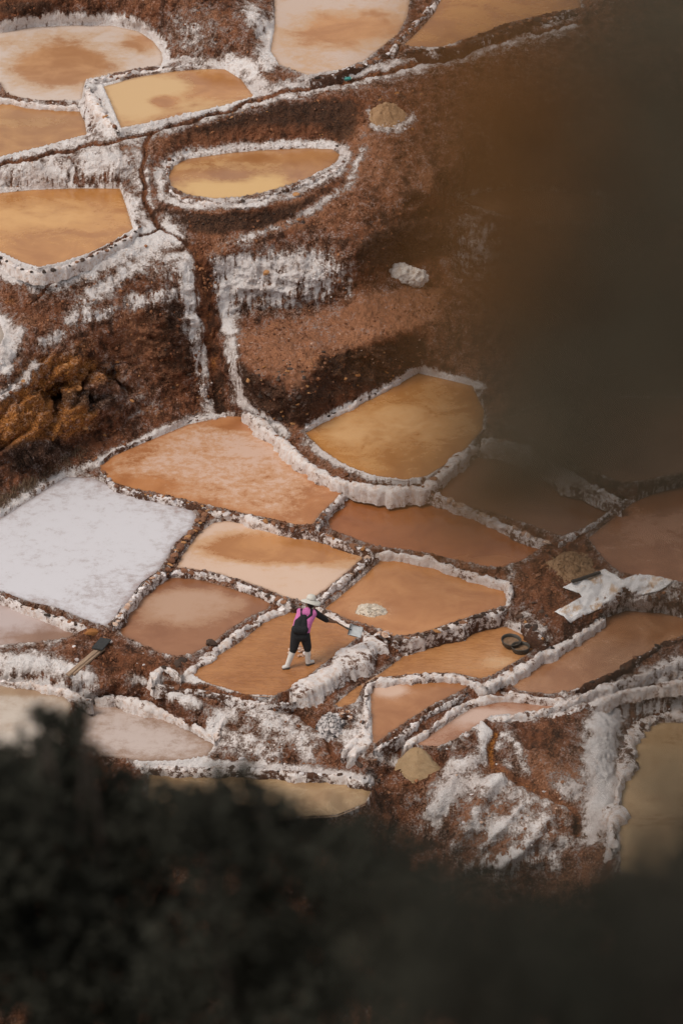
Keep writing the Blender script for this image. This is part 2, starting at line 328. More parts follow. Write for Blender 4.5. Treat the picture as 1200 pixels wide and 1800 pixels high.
path_pts = [(350,448,4.0),(420,428,4.1),(500,398,4.22),(560,370,4.35),(612,330,4.55),(640,270,4.85),(655,225,5.15)]
CTRL = []
for pts, zs in ((CH_MAIN, CH_MAINZ), (CH_SIDE, CH_SIDEZ), (CH_FALL, CH_FALLZ)):
    CTRL += [(p[0], p[1], z) for p, z in zip(pts, zs)]
CTRL += path_pts
CTRL += [ # top left slope
 (-120,20,5.6),(0,30,5.5),(60,10,5.7),(150,20,5.5),(250,20,5.7),(300,60,5.6),(330,100,5.5),(380,60,6.0),(430,80,5.9),(450,30,6.2),(465,110,5.8),
 (0,-90,6.8),(200,-90,6.9),(400,-90,6.9),(310,10,6.1),(750,-100,5.95),(1050,-60,6.2),(1200,-100,6.6),(1350,-50,6.3),(1060,10,5.95),(1150,-20,6.2),
 (150,150,5.55),(158,180,5.45),(185,215,5.4),(205,232,5.35),(470,140,5.68),(420,110,5.6),(500,150,5.6),
 # wall above left orange pan
 (-120,300,4.82),(0,300,4.84),(60,290,4.9),(140,275,5.0),(210,262,5.08),(205,285,4.95),(0,325,4.48),(100,322,4.5),(200,322,4.5),(228,330,4.6),(232,360,4.5),(242,400,4.4),
 # oval pan: bank behind, rim, bank in front
 (300,240,5.2),(360,215,5.3),(450,195,5.42),(540,180,5.48),(610,170,5.5),(610,220,5.1),(330,262,4.85),(450,245,4.86),(560,242,4.88),(615,255,4.9),
 (272,300,4.85),(278,340,4.75),(300,360,4.7),(360,370,4.68),(430,366,4.68),(500,352,4.68),(560,328,4.68),(600,300,4.72),(620,280,4.78),
 (310,405,4.3),(380,415,4.22),(450,402,4.28),
 # brown slope right of the oval
 (680,215,5.15),(690,170,5.45),(750,180,5.45),(740,250,5.0),(700,310,4.65),(650,370,4.3),(600,400,4.15),(760,300,4.75),(820,250,5.0),(900,200,5.2),(1000,150,5.4),(1200,130,5.5),(1400,100,5.7),
 (700,350,4.4),(760,330,4.5),(800,300,4.6),(900,290,4.5),(1050,280,4.5),(1200,270,4.6),(1400,250,4.8),
 # hollow and rock face
 (640,430,4.0),(700,400,3.9),(650,480,3.2),(620,520,2.75),(700,440,3.3),(770,370,3.8),(790,400,3.5),(785,440,3.0),(700,480,2.85),(640,500,2.9),
 # pink wall below P28
 (800,358,3.6),(808,400,3.3),(820,480,2.4),(880,490,2.35),(900,400,3.3),(960,410,3.2),(960,500,2.3),(1060,410,3.2),(1060,520,2.2),(1200,420,3.2),(1400,420,3.2),(1200,560,2.0),(1400,600,1.9),(1200,330,4.0),
 # white cliff right of the fall: crest and toe
 (372,450,3.95),(420,442,3.95),(480,430,3.98),(540,420,3.98),(590,425,3.95),(400,500,3.2),(450,500,3.22),(520,495,3.25),(580,480,3.3),(400,560,2.5),(440,548,2.55),(500,545,2.55),(560,540,2.55),(600,530,2.6),
 # ledge
 (405,600,2.3),(425,585,2.38),(520,570,2.45),(620,545,2.55),(720,505,2.65),(800,500,2.5),
 (422,640,2.15),(470,672,2.05),(520,690,2.0),(560,640,2.15),(600,612,2.2),(660,595,2.25),(740,572,2.3),(820,560,2.25),(500,620,2.3),(640,570,2.45),(900,580,2.1),(1000,600,1.95),
 (412,690,1.2),(440,715,1.02),(480,742,1.0),(520,752,1.05),(505,765,.95),(560,740,1.05),(640,698,1.06),(735,648,1.08),(800,660,1.06),(860,690,1.1),(870,750,1.1),(930,700,1.25),(1050,680,1.3),(1200,680,1.3),(1400,680,1.35),
 # left bank: salt slope
 (0,470,4.2),(60,490,4.12),(120,480,4.15),(200,445,4.25),(270,420,4.25),(-120,450,4.25),(-120,520,3.8),(0,520,3.75),(60,530,3.75),(120,520,3.8),(200,480,3.98),(300,440,4.1),
 (330,455,3.95),(320,470,3.85),(260,500,3.72),(200,535,3.5),(130,560,3.4),(60,600,3.25),(20,620,3.2),(-120,640,3.1),(0,650,3.0),
 # crest of the dark cliff, then face and toe
 (335,490,3.6),(290,520,3.42),(240,545,3.22),(180,585,2.98),(140,620,2.8),(90,650,2.65),(40,680,2.6),(0,705,2.5),(-120,760,2.35),
 (340,560,2.75),(300,620,2.2),(240,640,2.05),(205,640,2.1),(120,660,2.45),(60,700,2.35),(165,672,2.12),(120,690,2.2),(205,652,2.1),(200,668,1.62),(165,690,1.5),(110,708,1.5),(160,722,1.62),(145,738,1.6),(105,765,1.5),(150,760,1.05),(110,785,1.0),(50,800,1.5),(55,818,.95),(10,815,1.3),(60,740,2.0),(20,760,1.95),(0,790,1.6),(110,808,.92),(0,850,.95),
 (345,640,1.75),(330,690,1.2),(260,720,1.15),(200,760,1.0),(150,800,.92),(355,720,.85),(300,750,.82),(230,780,.8),(165,812,.8),(110,828,.75),(50,868,.75),(0,900,.75),(-120,945,.75),(-120,860,1.1),
 # around the plank and lower left
 (150,1108,.62),(190,1112,.6),(170,1140,.52),(100,1140,.5),(0,1148,.5),(-120,1150,.5),(60,1165,.42),(150,1180,.38),(220,1150,.5),(260,1165,.48),(0,1185,.2),(100,1195,.2),(200,1200,.2),(160,1218,.0),(300,1175,.48),(320,1180,.46),
 (300,1215,.25),(360,1230,.2),(420,1245,.1),(330,1250,.1),(400,1275,-.1),(390,1305,-.25),(430,1310,-.25),(480,1260,.1),(540,1270,.05),(540,1310,-.2),(480,1335,-.3),(400,1340,-.35),(570,1340,-.3),(640,1355,-.25),(470,1230,.3),(530,1222,.2),(560,1240,.1),(590,1260,.08),(600,1290,.0),(640,1320,-.08),
 # dirt platform with sheeting
 (900,1020,.55),(930,985,.65),(965,965,.72),(1000,975,.72),(1040,985,.72),(1070,1005,.7),(900,1060,.5),(905,1075,.45),(960,1030,.6),(1010,1040,.6),(990,1090,.4),(960,1120,.18),(940,1120,.2),(1100,1030,.65),(1180,1040,.6),(1050,1075,.3),(1130,1062,.3),(1200,1065,.35),(1400,1080,.4),
 # lower right bands and mound
 (1010,1225,.0),(1080,1200,.02),(1200,1140,.1),(1400,1140,.2),(1200,1180,-.1),(1100,1210,-.15),(1030,1240,-.15),(1400,1180,-.1),
 (700,1322,-.30),(690,1350,-.40),(740,1366,-.42),(785,1342,-.38),(670,1395,-.75),(745,1385,-.6),(800,1360,-.5),(775,1326,-.3),(830,1300,-.15),(860,1280,-.05),(900,1275,-.02),(960,1262,-.1),(1000,1255,-.12),(950,1300,-.1),(1040,1275,-.25),(1000,1330,-.35),(930,1350,-.4),(1070,1300,-.6),(1060,1380,-.85),(1020,1400,-.8),(1040,1450,-1.05),
 (830,1350,-.3),(850,1400,-.55),(780,1400,-.6),(760,1450,-1.1),(850,1450,-.95),(920,1420,-.75),(960,1440,-.85),(900,1490,-1.25),(980,1500,-1.4),(1060,1500,-1.2),(820,1530,-1.7),(900,1560,-2.0),(1000,1570,-2.0),(1200,1600,-1.9),(1400,1650,-2.3),(700,1450,-1.2),(600,1470,-1.0),(400,1480,-1.0),(200,1480,-1.0),(0,1420,-.8),(-120,1420,-.8),(100,1345,-.3),(0,1345,-.25),
 (600,1620,-2.6),(0,1620,-2.3),(-150,1700,-3.2),(400,1800,-4.5),(800,1800,-4.6),(1400,1850,-4.8),(-150,1950,-6),(600,2000,-6.2),(1400,2000,-6.2),
]
WORLD_CTRL = [(-70,112,34),(0,118,38),(70,112,34),(-30,100,19),(0,100,18),(30,100,19),(-70,60,4),(70,60,4),(-70,20,2),(70,20,2),(-24,4,1.2),(24,4,1.0),(-26,-14,-5),(26,-14,-5),(-70,-20,-11),(70,-20,-11),(0,-30,-14),(-40,-30,-15),(40,-30,-15),(-18,14,6.2),(20,14,6.5),(0,16,7.2)]

def build_tin():
    pts, edges = [], []
    for k, (z, out, *_r) in PANS.items():
        base = len(pts); n = len(out)
        for u, v in out: pts.append(W(u, v, z))
        edges += [(base+i, base+(i+1) % n) for i in range(n)]
    for u, v, z in CTRL: pts.append(W(u, v, z))
    for x, y, z in WORLD_CTRL: pts.append(Vector((x, y, z)))
    A = to_abc(np.array([tuple(p) for p in pts]))
    v2, e2, f2, ov, oe, of = geometry.delaunay_2d_cdt([Vector((a[0], a[1])) for a in A], edges, [], 0, 1e-5)
    V = np.array([tuple(v) for v in v2]); C = np.zeros(len(V))
    for i, o in enumerate(ov):
        if o: C[i] = np.mean(A[o, 2])
        else:
            d = np.hypot(A[:, 0]-V[i, 0], A[:, 1]-V[i, 1]); C[i] = A[np.argmin(d), 2]
    return V, C, f2

def poly_sd(px, py, poly):
    """signed distance, negative inside"""
    inside = np.zeros(px.shape, bool); d2 = np.full(px.shape, 1e9)
    n = len(poly)
    for i in range(n):
        x0, y0 = poly[i]; x1, y1 = poly[(i+1) % n]
        dx, dy = x1-x0, y1-y0
        t = np.clip(((px-x0)*dx + (py-y0)*dy)/(dx*dx+dy*dy+1e-12), 0, 1)
        d2 = np.minimum(d2, (px-x0-t*dx)**2 + (py-y0-t*dy)**2)
        if dy != 0:
            c = ((y0 > py) != (y1 > py)) & (px < dx*(py-y0)/dy + x0)
            inside ^= c
    d = np.sqrt(d2); return np.where(inside, -d, d)
def line_d(px, py, pts):
    d2 = np.full(px.shape, 1e9)
    for (x0, y0), (x1, y1) in zip(pts[:-1], pts[1:]):
        dx, dy = x1-x0, y1-y0
        t = np.clip(((px-x0)*dx + (py-y0)*dy)/(dx*dx+dy*dy+1e-12), 0, 1)
        d2 = np.minimum(d2, (px-x0-t*dx)**2 + (py-y0-t*dy)**2)
    return np.sqrt(d2)

def axis(lo, hi, step, far_lo, far_hi):
    mid = np.arange(lo, hi, step); left = []; x = lo; s = step
    while x > far_lo: s *= 1.25; x -= s; left.append(x)
    right = []; x = mid[-1]; s = step
    while x < far_hi: s *= 1.25; x += s; right.append(x)
    return np.concatenate([np.array(left[::-1]), mid, np.array(right)])

RIDGES = [(S('850,1275 846,1320 800,1372 765,1425'), 13, .16), (S('885,1368 850,1398 830,1445 800,1490'), 14, .22), (S('900,1395 950,1412 1000,1442'), 12, .16), (S('885,1300 940,1340 995,1385'), 22, .16), (S('915,1420 890,1450 850,1490'), 9, .14), (S('960,1440 930,1480 880,1520'), 9, .14), (S('1060,1270 1046,1340 1056,1400 1040,1460'), 28, .14), (S('850,1452 930,1470 1005,1478'), 18, .12), (S('815,1525 900,1502 985,1522'), 15, .12), (S('800,1340 760,1385 720,1410'), 12, .08),
 (S('300,1222 360,1245 380,1290'), 14, .10), (S('430,1250 500,1280 550,1320'), 18, .10), (S('420,1300 480,1325'), 16, .08), (S('0,1165 80,1172 160,1195'), 14, .08)]
FACES = [ # crisp edged ground; moist earth with relief shade painted on faces, dusty tops paled: (outline, dark, dust, salt, ochre)
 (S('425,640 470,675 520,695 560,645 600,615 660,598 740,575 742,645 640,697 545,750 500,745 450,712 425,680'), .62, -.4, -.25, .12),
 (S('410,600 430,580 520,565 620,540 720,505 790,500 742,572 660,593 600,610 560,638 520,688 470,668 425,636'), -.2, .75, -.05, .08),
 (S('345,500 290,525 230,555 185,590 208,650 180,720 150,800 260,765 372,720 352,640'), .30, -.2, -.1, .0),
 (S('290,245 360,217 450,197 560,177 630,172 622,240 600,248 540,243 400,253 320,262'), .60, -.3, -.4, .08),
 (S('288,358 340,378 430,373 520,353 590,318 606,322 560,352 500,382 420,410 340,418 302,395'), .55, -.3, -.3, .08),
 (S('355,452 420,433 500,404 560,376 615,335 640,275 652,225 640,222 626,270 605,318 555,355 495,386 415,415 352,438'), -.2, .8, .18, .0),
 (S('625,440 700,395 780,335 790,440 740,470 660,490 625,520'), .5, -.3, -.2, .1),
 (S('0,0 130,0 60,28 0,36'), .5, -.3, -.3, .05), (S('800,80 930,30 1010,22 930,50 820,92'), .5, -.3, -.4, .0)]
# painted ground: salt, ochre, dust, dark earth and the shade of recesses (photo survey px): (kind, geometry, radius, amount)
SALT_LINES = [(S('535,778 580,810 640,836 710,850 768,830 830,786'), 6, .30),
 (S('-120,320 0,312 60,302 118,300'), 20, .55), (S('160,290 212,285'), 22, .6), (S('-120,62 0,46 60,36 130,33 200,34 250,44 288,80 292,112'), 9, .55),
 (S('440,20 470,60 465,110'), 16, .45), (S('400,108 440,120 460,155'), 14, .5), (S('300,108 400,108'), 7, .4), (S('158,150 175,190 195,222'), 22, .6),
 (S('-120,310 0,287 150,257 250,234 400,192 480,164 620,139 800,95 1000,45'), 14, .46), (S('240,262 245,320 235,360 255,395'), 14, .38), (S('258,265 255,330 275,390'), 8, .3),
 (S('-120,445 0,470 60,492 110,480 180,450 260,418 300,412'), 24, .62), (S('-20,560 22,590 5,640'), 18, .55), (S('75,605 110,585'), 10, .4), (S('130,560 160,520 230,470 280,450'), 14, .42), (S('60,640 40,665 0,700'), 8, .4),
 (S('290,455 345,446'), 8, .5), (S('330,460 332,520 345,590 362,660 372,712'), 17, .55), (S('230,530 270,525 320,520'), 12, .45), (S('150,560 190,548'), 9, .4),
 (S('392,470 395,520 405,580'), 13, .55), (S('408,600 412,660 420,700 450,725 500,760'), 9, .5), (S('520,690 545,730 530,755'), 4, .2),
 (S('-120,940 0,900 60,858 112,830 165,815 260,768 340,735 385,722'), 7, .42), (S('540,750 640,698 735,648 850,680'), 6, .45), (S('430,420 500,392 560,365 615,320 635,270'), 7, .28),
 (S('278,300 285,345 330,362 430,362 520,340 590,305 612,275 600,255 540,248 400,258 320,268 280,300'), 7, .45),
 (S('620,470 610,520'), 8, .3), (S('648,200 662,222 700,228 724,206'), 6, .45),
 (S('-120,1160 0,1168 80,1165 150,1185'), 18, .42), (S('-120,1195 0,1194 90,1204 160,1222'), 9, .5), (S('230,1190 300,1215 340,1240'), 7, .4), (S('400,1250 370,1300'), 14, .45), (S('420,1240 520,1262 560,1300'), 12, .3),
 (S('440,1290 520,1300 540,1330'), 20, .25), (S('590,1280 620,1300 650,1250'), 16, .45), (S('250,1343 420,1346 520,1352 650,1372'), 8, .55),
 (S('640,1330 700,1340'), 8, .35), (S('850,1270 860,1300 855,1340'), 14, .45), (S('790,1360 840,1350 850,1370'), 14, .35), (S('760,1440 800,1390 850,1370 870,1390'), 18, .42), (S('880,1400 930,1440 860,1450'), 26, .3),
 (S('880,1340 920,1365 900,1300'), 8, .3), (S('1060,1270 1050,1340 1060,1400 1050,1450'), 26, .5), (S('1000,1400 1060,1360'), 22, .3), (S('1000,1240 1100,1205 1200,1160 1300,1130'), 12, .45), (S('860,1266 950,1255 1020,1232 1110,1202 1200,1190 1400,1170'), 9, .45), (S('1050,1255 1200,1238 1400,1230'), 14, .4),
 (S('860,1530 930,1500 980,1490'), 18, .25), (S('900,1130 920,1080 960,1120'), 12, .3), (S('900,1010 890,1050'), 8, .35), (S('1080,1060 1200,1045'), 14, .25), (S('640,1005 560,1060'), 6, .1),
 (S('470,1235 400,1215 330,1195 270,1195'), 7, .3), (S('530,1230 560,1225'), 14, .2),
]
SALT_BLOBS = [(240,700,70,60,.18),(860,1400,60,50,.16),(960,1430,60,40,.14),(900,1480,80,50,.16),(1030,1330,40,80,.2),(820,1310,50,20,.2),(440,1300,100,40,.35),(80,1165,60,22,.3),(470,90,40,60,.2),(250,470,90,40,.2),(60,590,60,40,.15),(640,130,80,14,.2),(330,560,30,40,.2),(230,300,30,50,.2),(340,62,55,42,.36),(480,492,110,50,.62),(420,470,40,40,.3),(560,460,40,40,.25),(832,430,45,62,.42),(300,480,40,14,.2),(190,650,18,22,.2),(240,700,50,60,.1),(560,580,60,30,.12),(700,490,50,20,.1),(30,510,60,16,-.55),(60,560,25,25,-.3),(230,500,50,12,-.35),(400,440,60,8,-.3),(310,620,40,70,-.3),(140,298,7,30,-.6),(560,200,110,22,-.3),(450,390,110,16,-.3),(940,1310,60,40,-.25),(860,60,110,14,-.5),(150,1165,60,18,-.45),(240,1170,40,14,-.3),(950,1040,40,40,-.2)]
OCHRE_BLOBS = [(110,655,85,36,.85),(40,720,70,40,.8),(110,735,65,36,.85),(180,660,30,16,.6),(20,770,40,22,.75),(150,600,30,16,.4),(310,640,40,50,.2),(620,640,90,35,.35),(690,300,70,40,.22),(640,400,80,30,.2),(470,480,14,18,.7),(20,530,20,9,.5),(510,640,60,30,.15),(120,1110,40,10,.2),(910,1330,60,30,.3),(840,1310,40,20,.3),(600,200,20,20,.25)]
DARK_BLOBS = [(160,700,50,10,.5),(100,790,70,14,.5),(60,815,70,28,.75),(110,705,60,16,.6),(170,712,30,14,.6),(60,790,60,20,.5),(310,600,45,60,.5),(280,540,50,22,.35),(230,600,30,30,.3),(386,690,14,40,.7),(620,645,90,30,.45),(480,700,40,30,.45),(300,480,60,12,.4),(520,195,110,20,.5),(600,220,30,30,.5),(420,392,110,18,.55),(280,360,14,40,.3),(860,58,110,12,.75),(60,15,70,14,.6),(190,15,40,20,.4),(700,380,50,30,.4),(690,440,60,30,.55),(640,380,40,20,.2),(780,420,15,50,.5),(940,1090,25,25,.5),(900,1010,16,25,.5),(1000,965,60,12,.4),(1080,1190,90,10,.55),(1180,1160,60,10,.55),(820,1360,50,22,.4),(700,1400,60,30,.5),(660,1340,20,20,.5),(340,1235,50,10,.45),(310,1175,22,12,.5),(760,650,60,20,.4),(430,60,12,40,.4),(300,100,30,20,.3),(0,505,12,6,.6),(390,1320,20,10,.3)]  # dark earth, plus shade painted into the recesses under the left overhang
DUST_BLOBS = [(560,590,120,40,.35),(690,540,90,40,.3),(700,250,90,90,.3),(870,1420,110,70,.5),(1000,1330,60,60,.3),(560,590,90,35,.6),(690,540,80,30,.6),(680,330,80,60,.35),(640,260,40,50,.4),(960,1040,50,40,.3),(520,400,120,10,.5),(900,1480,80,60,.4),(480,1300,90,30,.4),(640,150,60,10,.4),(120,290,60,10,.2),(240,680,60,60,.25)]
STRATA_BLOBS = [(110,690,120,65,1.0),(20,765,70,55,1.0)]
ROCK_BLOBS = [(110,680,110,60,.25),(30,760,60,50,.25),(300,620,60,90,.45),(480,490,110,50,.5),(620,640,100,40,.7),(480,700,40,40,.6),(700,400,70,60,.7),(830,430,60,60,.4),(340,60,90,60,.5),(860,60,110,16,.6),(300,560,60,40,.4),(900,1450,100,70,.3)]

def build_terrain():
    V, C, F = build_tin()
    c0 = to_abc(np.array([tuple(W(-110, 1640, -2.5)), tuple(W(1310, -70, 6.3)), tuple(W(-110, -70, 6.3)), tuple(W(1310, 1640, -2.5))]))
    AX = axis(c0[:, 0].min(), c0[:, 0].max(), .026, -60, 60); BX = axis(c0[:, 1].min(), c0[:, 1].max(), .026, -28, 92)
    na, nb = len(AX), len(BX); G = np.full((nb, na), np.nan)
    for f in F:
        for k in range(1, len(f)-1):
            i, j, l = f[0], f[k], f[k+1]
            (x0, y0), (x1, y1), (x2, y2) = V[i], V[j], V[l]
            ia, ib = np.searchsorted(AX, [min(x0, x1, x2)-1e-6, max(x0, x1, x2)+1e-6]); ja, jb = np.searchsorted(BX, [min(y0, y1, y2)-1e-6, max(y0, y1, y2)+1e-6])
            if ib <= ia or jb <= ja: continue
            X, Y = np.meshgrid(AX[ia:ib], BX[ja:jb]); D = (y1-y2)*(x0-x2)+(x2-x1)*(y0-y2)
            if abs(D) < 1e-12: continue
            l0 = ((y1-y2)*(X-x2)+(x2-x1)*(Y-y2))/D; l1 = ((y2-y0)*(X-x2)+(x0-x2)*(Y-y2))/D; l2 = 1-l0-l1
            m = (l0 > -1e-6) & (l1 > -1e-6) & (l2 > -1e-6)
            sub = G[ja:jb, ia:ib]; sub[m] = (l0*C[i]+l1*C[j]+l2*C[l])[m]
    # outside the hull: carry the nearest valid value of the row
    bad = np.isnan(G)
    for r in range(nb):
        if bad[r].all(): continue
        ok = np.where(~bad[r])[0]; G[r] = np.interp(np.arange(na), ok, G[r][ok])
    okr = np.where(~np.isnan(G).any(1))[0]
    for r in range(nb):
        if np.isnan(G[r]).any(): G[r] = G[okr[np.argmin(abs(okr-r))]]
    G0 = G.copy()
    for it in range(14):
        P = np.pad(G, 1, mode='edge'); G = .5*G + .125*(P[:-2, 1:-1]+P[2:, 1:-1]+P[1:-1, :-2]+P[1:-1, 2:])
    AA, BB = np.meshgrid(AX, BX)
    sd = np.full(AA.shape, 9.0); lev = np.full(AA.shape, 0.0); lm = np.full(AA.shape, -99.0)
    for k, (z, out, *_r) in PANS.items():
        q = to_abc(np.array([tuple(W(u, v, z)) for u, v in out]))
        ia, ib = np.searchsorted(AX, [q[:, 0].min()-.6, q[:, 0].max()+.6]); ja, jb = np.searchsorted(BX, [q[:, 1].min()-.6, q[:, 1].max()+.6])
        d = poly_sd(AA[ja:jb, ia:ib], BB[ja:jb, ia:ib], q[:, :2]); s = sd[ja:jb, ia:ib]
        m = d < s; s[m] = d[m]; lev[ja:jb, ia:ib][m] = z; l_ = lm[ja:jb, ia:ib]; mm = (d >= 0) & (d < .055); l_[mm] = np.maximum(l_[mm], z+.016+.2*d[mm])
    # keep pans flat, blend to smoothed outside
    wgt = np.clip((sd+.02)/.10, 0, 1); G = G0*(1-wgt) + G*wgt
    W3 = from_abc(np.stack([AA, BB, G], -1)).reshape(-1, 3); sdf = sd.ravel(); levf = lev.ravel()
    U, Vv = project(W3)
    inframe = (U > -160) & (U < 1360) & (Vv > -160) & (Vv < 1700)
    def blobs(L, base=0.0):
        s = np.full(U.shape, base)
        for u, v, ru, rv, a in L:
            q = ((U-u)/ru)**2 + ((Vv-v)/rv)**2; m = q < 6
            s[m] += a*np.exp(-q[m]**1.5*.7)
        return s
    salt = blobs(SALT_BLOBS, .10)
    for pts, r, a in SALT_LINES:
        q_ = np.array(pts); mg = r*2.7; ix = np.where((U > q_[:, 0].min()-mg) & (U < q_[:, 0].max()+mg) & (Vv > q_[:, 1].min()-mg) & (Vv < q_[:, 1].max()+mg))[0]
        d = line_d(U[ix], Vv[ix], pts)/(r*1.2); ix = ix[d < 2.2]; d = d[d < 2.2]; salt[ix] = np.maximum(salt[ix], (.10 + 1.35*a*np.exp(-d**2*.7)) + np.minimum(0, salt[ix]-.10)*.5)
    ochre, dark, dust, rock = blobs(OCHRE_BLOBS), blobs(DARK_BLOBS), blobs(DUST_BLOBS), blobs(ROCK_BLOBS)
    salt += np.where((sdf > -.05) & (sdf < .5), .36*np.exp(-(np.clip(sdf, 0, 1)/.11)**2), 0)
    ridge = np.zeros(U.shape)
    for pts, r, h in RIDGES:
        g_ = np.exp(-(line_d(U, Vv, pts)/r)**2); ridge += h*g_; salt += g_*.24; dust += g_*.3
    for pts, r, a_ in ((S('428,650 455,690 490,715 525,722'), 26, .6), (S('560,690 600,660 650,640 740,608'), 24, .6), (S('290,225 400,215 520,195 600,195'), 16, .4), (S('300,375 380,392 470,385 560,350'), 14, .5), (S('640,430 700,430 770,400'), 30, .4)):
        dark += a_*np.exp(-(line_d(U, Vv, pts)/r)**2)  # shade painted along ledge and bank faces to strengthen the relief
    wu, wv_ = U+4*np.sin(Vv*.11)+3*np.sin(Vv*.31), Vv+4*np.sin(U*.08)+2*np.sin(U*.27)
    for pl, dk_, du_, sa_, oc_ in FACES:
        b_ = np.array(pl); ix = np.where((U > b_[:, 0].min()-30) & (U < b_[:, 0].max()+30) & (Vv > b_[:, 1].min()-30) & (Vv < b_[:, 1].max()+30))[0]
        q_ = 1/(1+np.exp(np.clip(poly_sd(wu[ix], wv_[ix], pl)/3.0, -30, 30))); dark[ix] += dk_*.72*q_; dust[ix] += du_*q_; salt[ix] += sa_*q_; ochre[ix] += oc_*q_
    # wet channel beds
    bed = np.full(U.shape, 99.0)
    for pts, r in ((CH_MAIN, 2.9), (CH_SIDE, 3.0), (CH_FALL, 11.0), (CH_LOW[3:], 3.0), (CH_MOUND, 6.0), (CH_THIN, 1.6)):
        wig = pts; bed = np.minimum(bed, line_d(U + 2.5*np.sin(Vv*.13), Vv + 2.0*np.sin(U*.09), wig)/r)
    bedm = np.exp(-np.clip(bed, 0, 9)**2)
    salt -= bedm*1.1; dark += bedm*.3; ochre += bedm*.4
    dx = np.gradient(G, axis=1)/np.gradient(AA, axis=1); dy = np.gradient(G, axis=0)/np.gradient(BB, axis=0)
    # world slope
    N = np.stack([-dx, -dy, np.ones_like(dx)], -1); N /= np.linalg.norm(N, axis=-1)[..., None]
    NZ = (N[..., 1]*CEL + N[..., 2]*SEL).ravel(); cliff = np.clip((.8-NZ)/.45, 0, 1)
    Nw = from_abc(N).reshape(-1, 3)
    out = np.clip((sdf-.02)/.12, 0, 1)
    disp = out*(.05*fbm(W3, 1.6, 3) + .045*fbm(W3, 5.5, 4) + .016*fbm(W3, 26, 2))
    rk = fbm(np.stack([W3[:, 0]*.75-W3[:, 2]*.4, W3[:, 1], W3[:, 2]*1.5+W3[:, 0]*.7], 1), 1.7, 5, .55, ridged=True)
    disp += out*np.clip(rock, 0, 1)*(.34*(rk-.45) + .05*fbm(W3, 9, 3, .6, ridged=True))
    disp += out*np.clip(salt-.35, 0, 1)*.03*fbm(W3*np.array([1, 1, .45]), 14, 3, .6, ridged=True)
    disp += out*.06*(fbm(W3+41, 3.2, 4, .55, ridged=True)-.35)*np.clip(1-salt, .3, 1)
    # bedded rock at the left: ledges dipping to the lower left
    t_ = (W3[:, 2]*1.0 - W3[:, 0]*.42 + .16*fbm(W3+63, 1.4, 4))*2.3; fr_ = t_ - np.floor(t_)
    bed_ = np.where(fr_ < .82, fr_/.82, (1-fr_)/.18)
    disp += out*np.clip(blobs(STRATA_BLOBS), 0, 1)*(.26*(bed_-.5)*(1+.8*fbm(W3+91, 1.1, 3)) + .07*fbm(W3*np.array([1, 1, 2.5]), 6, 4, .6, ridged=True))
    disp = np.clip(disp, -.32, .32) + out*ridge
    W3 = W3 + Nw*disp[:, None]
    rim = np.where(sdf > 0, .035*np.exp(-((sdf-.03)/.07)**2)*(1+1.5*fbm(W3, 12, 2)), 0)
    W3[:, 2] += rim - .09*bedm*out
    ins = sdf < 0.0
    W3[ins, 2] = levf[ins] - np.minimum(.10, .015 + 1.2*(-sdf[ins]))
    near = sdf >= 0; lift = lm.ravel()
    W3[near, 2] = np.maximum(W3[near, 2], lift[near])
    idx = np.arange(na*nb).reshape(nb, na)
    Q = np.stack([idx[:-1, :-1], idx[:-1, 1:], idx[1:, 1:], idx[1:, :-1]], -1).reshape(-1, 4)
    me = mesh_np('hillside', W3, Q)
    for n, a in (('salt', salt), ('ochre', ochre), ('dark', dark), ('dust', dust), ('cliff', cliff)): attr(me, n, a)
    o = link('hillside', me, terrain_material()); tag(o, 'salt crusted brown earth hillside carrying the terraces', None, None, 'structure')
    ok = inframe & (sdf > .05) & (Vv < 1560) & ~((U > 740) & (U < 1080) & (Vv > 1265) & (rng.random(U.shape) > .12)); fld = (W3, ok, salt, dust, dark, rock, cliff, bedm)
    return o, fld
hillside, FLD = build_terrain()
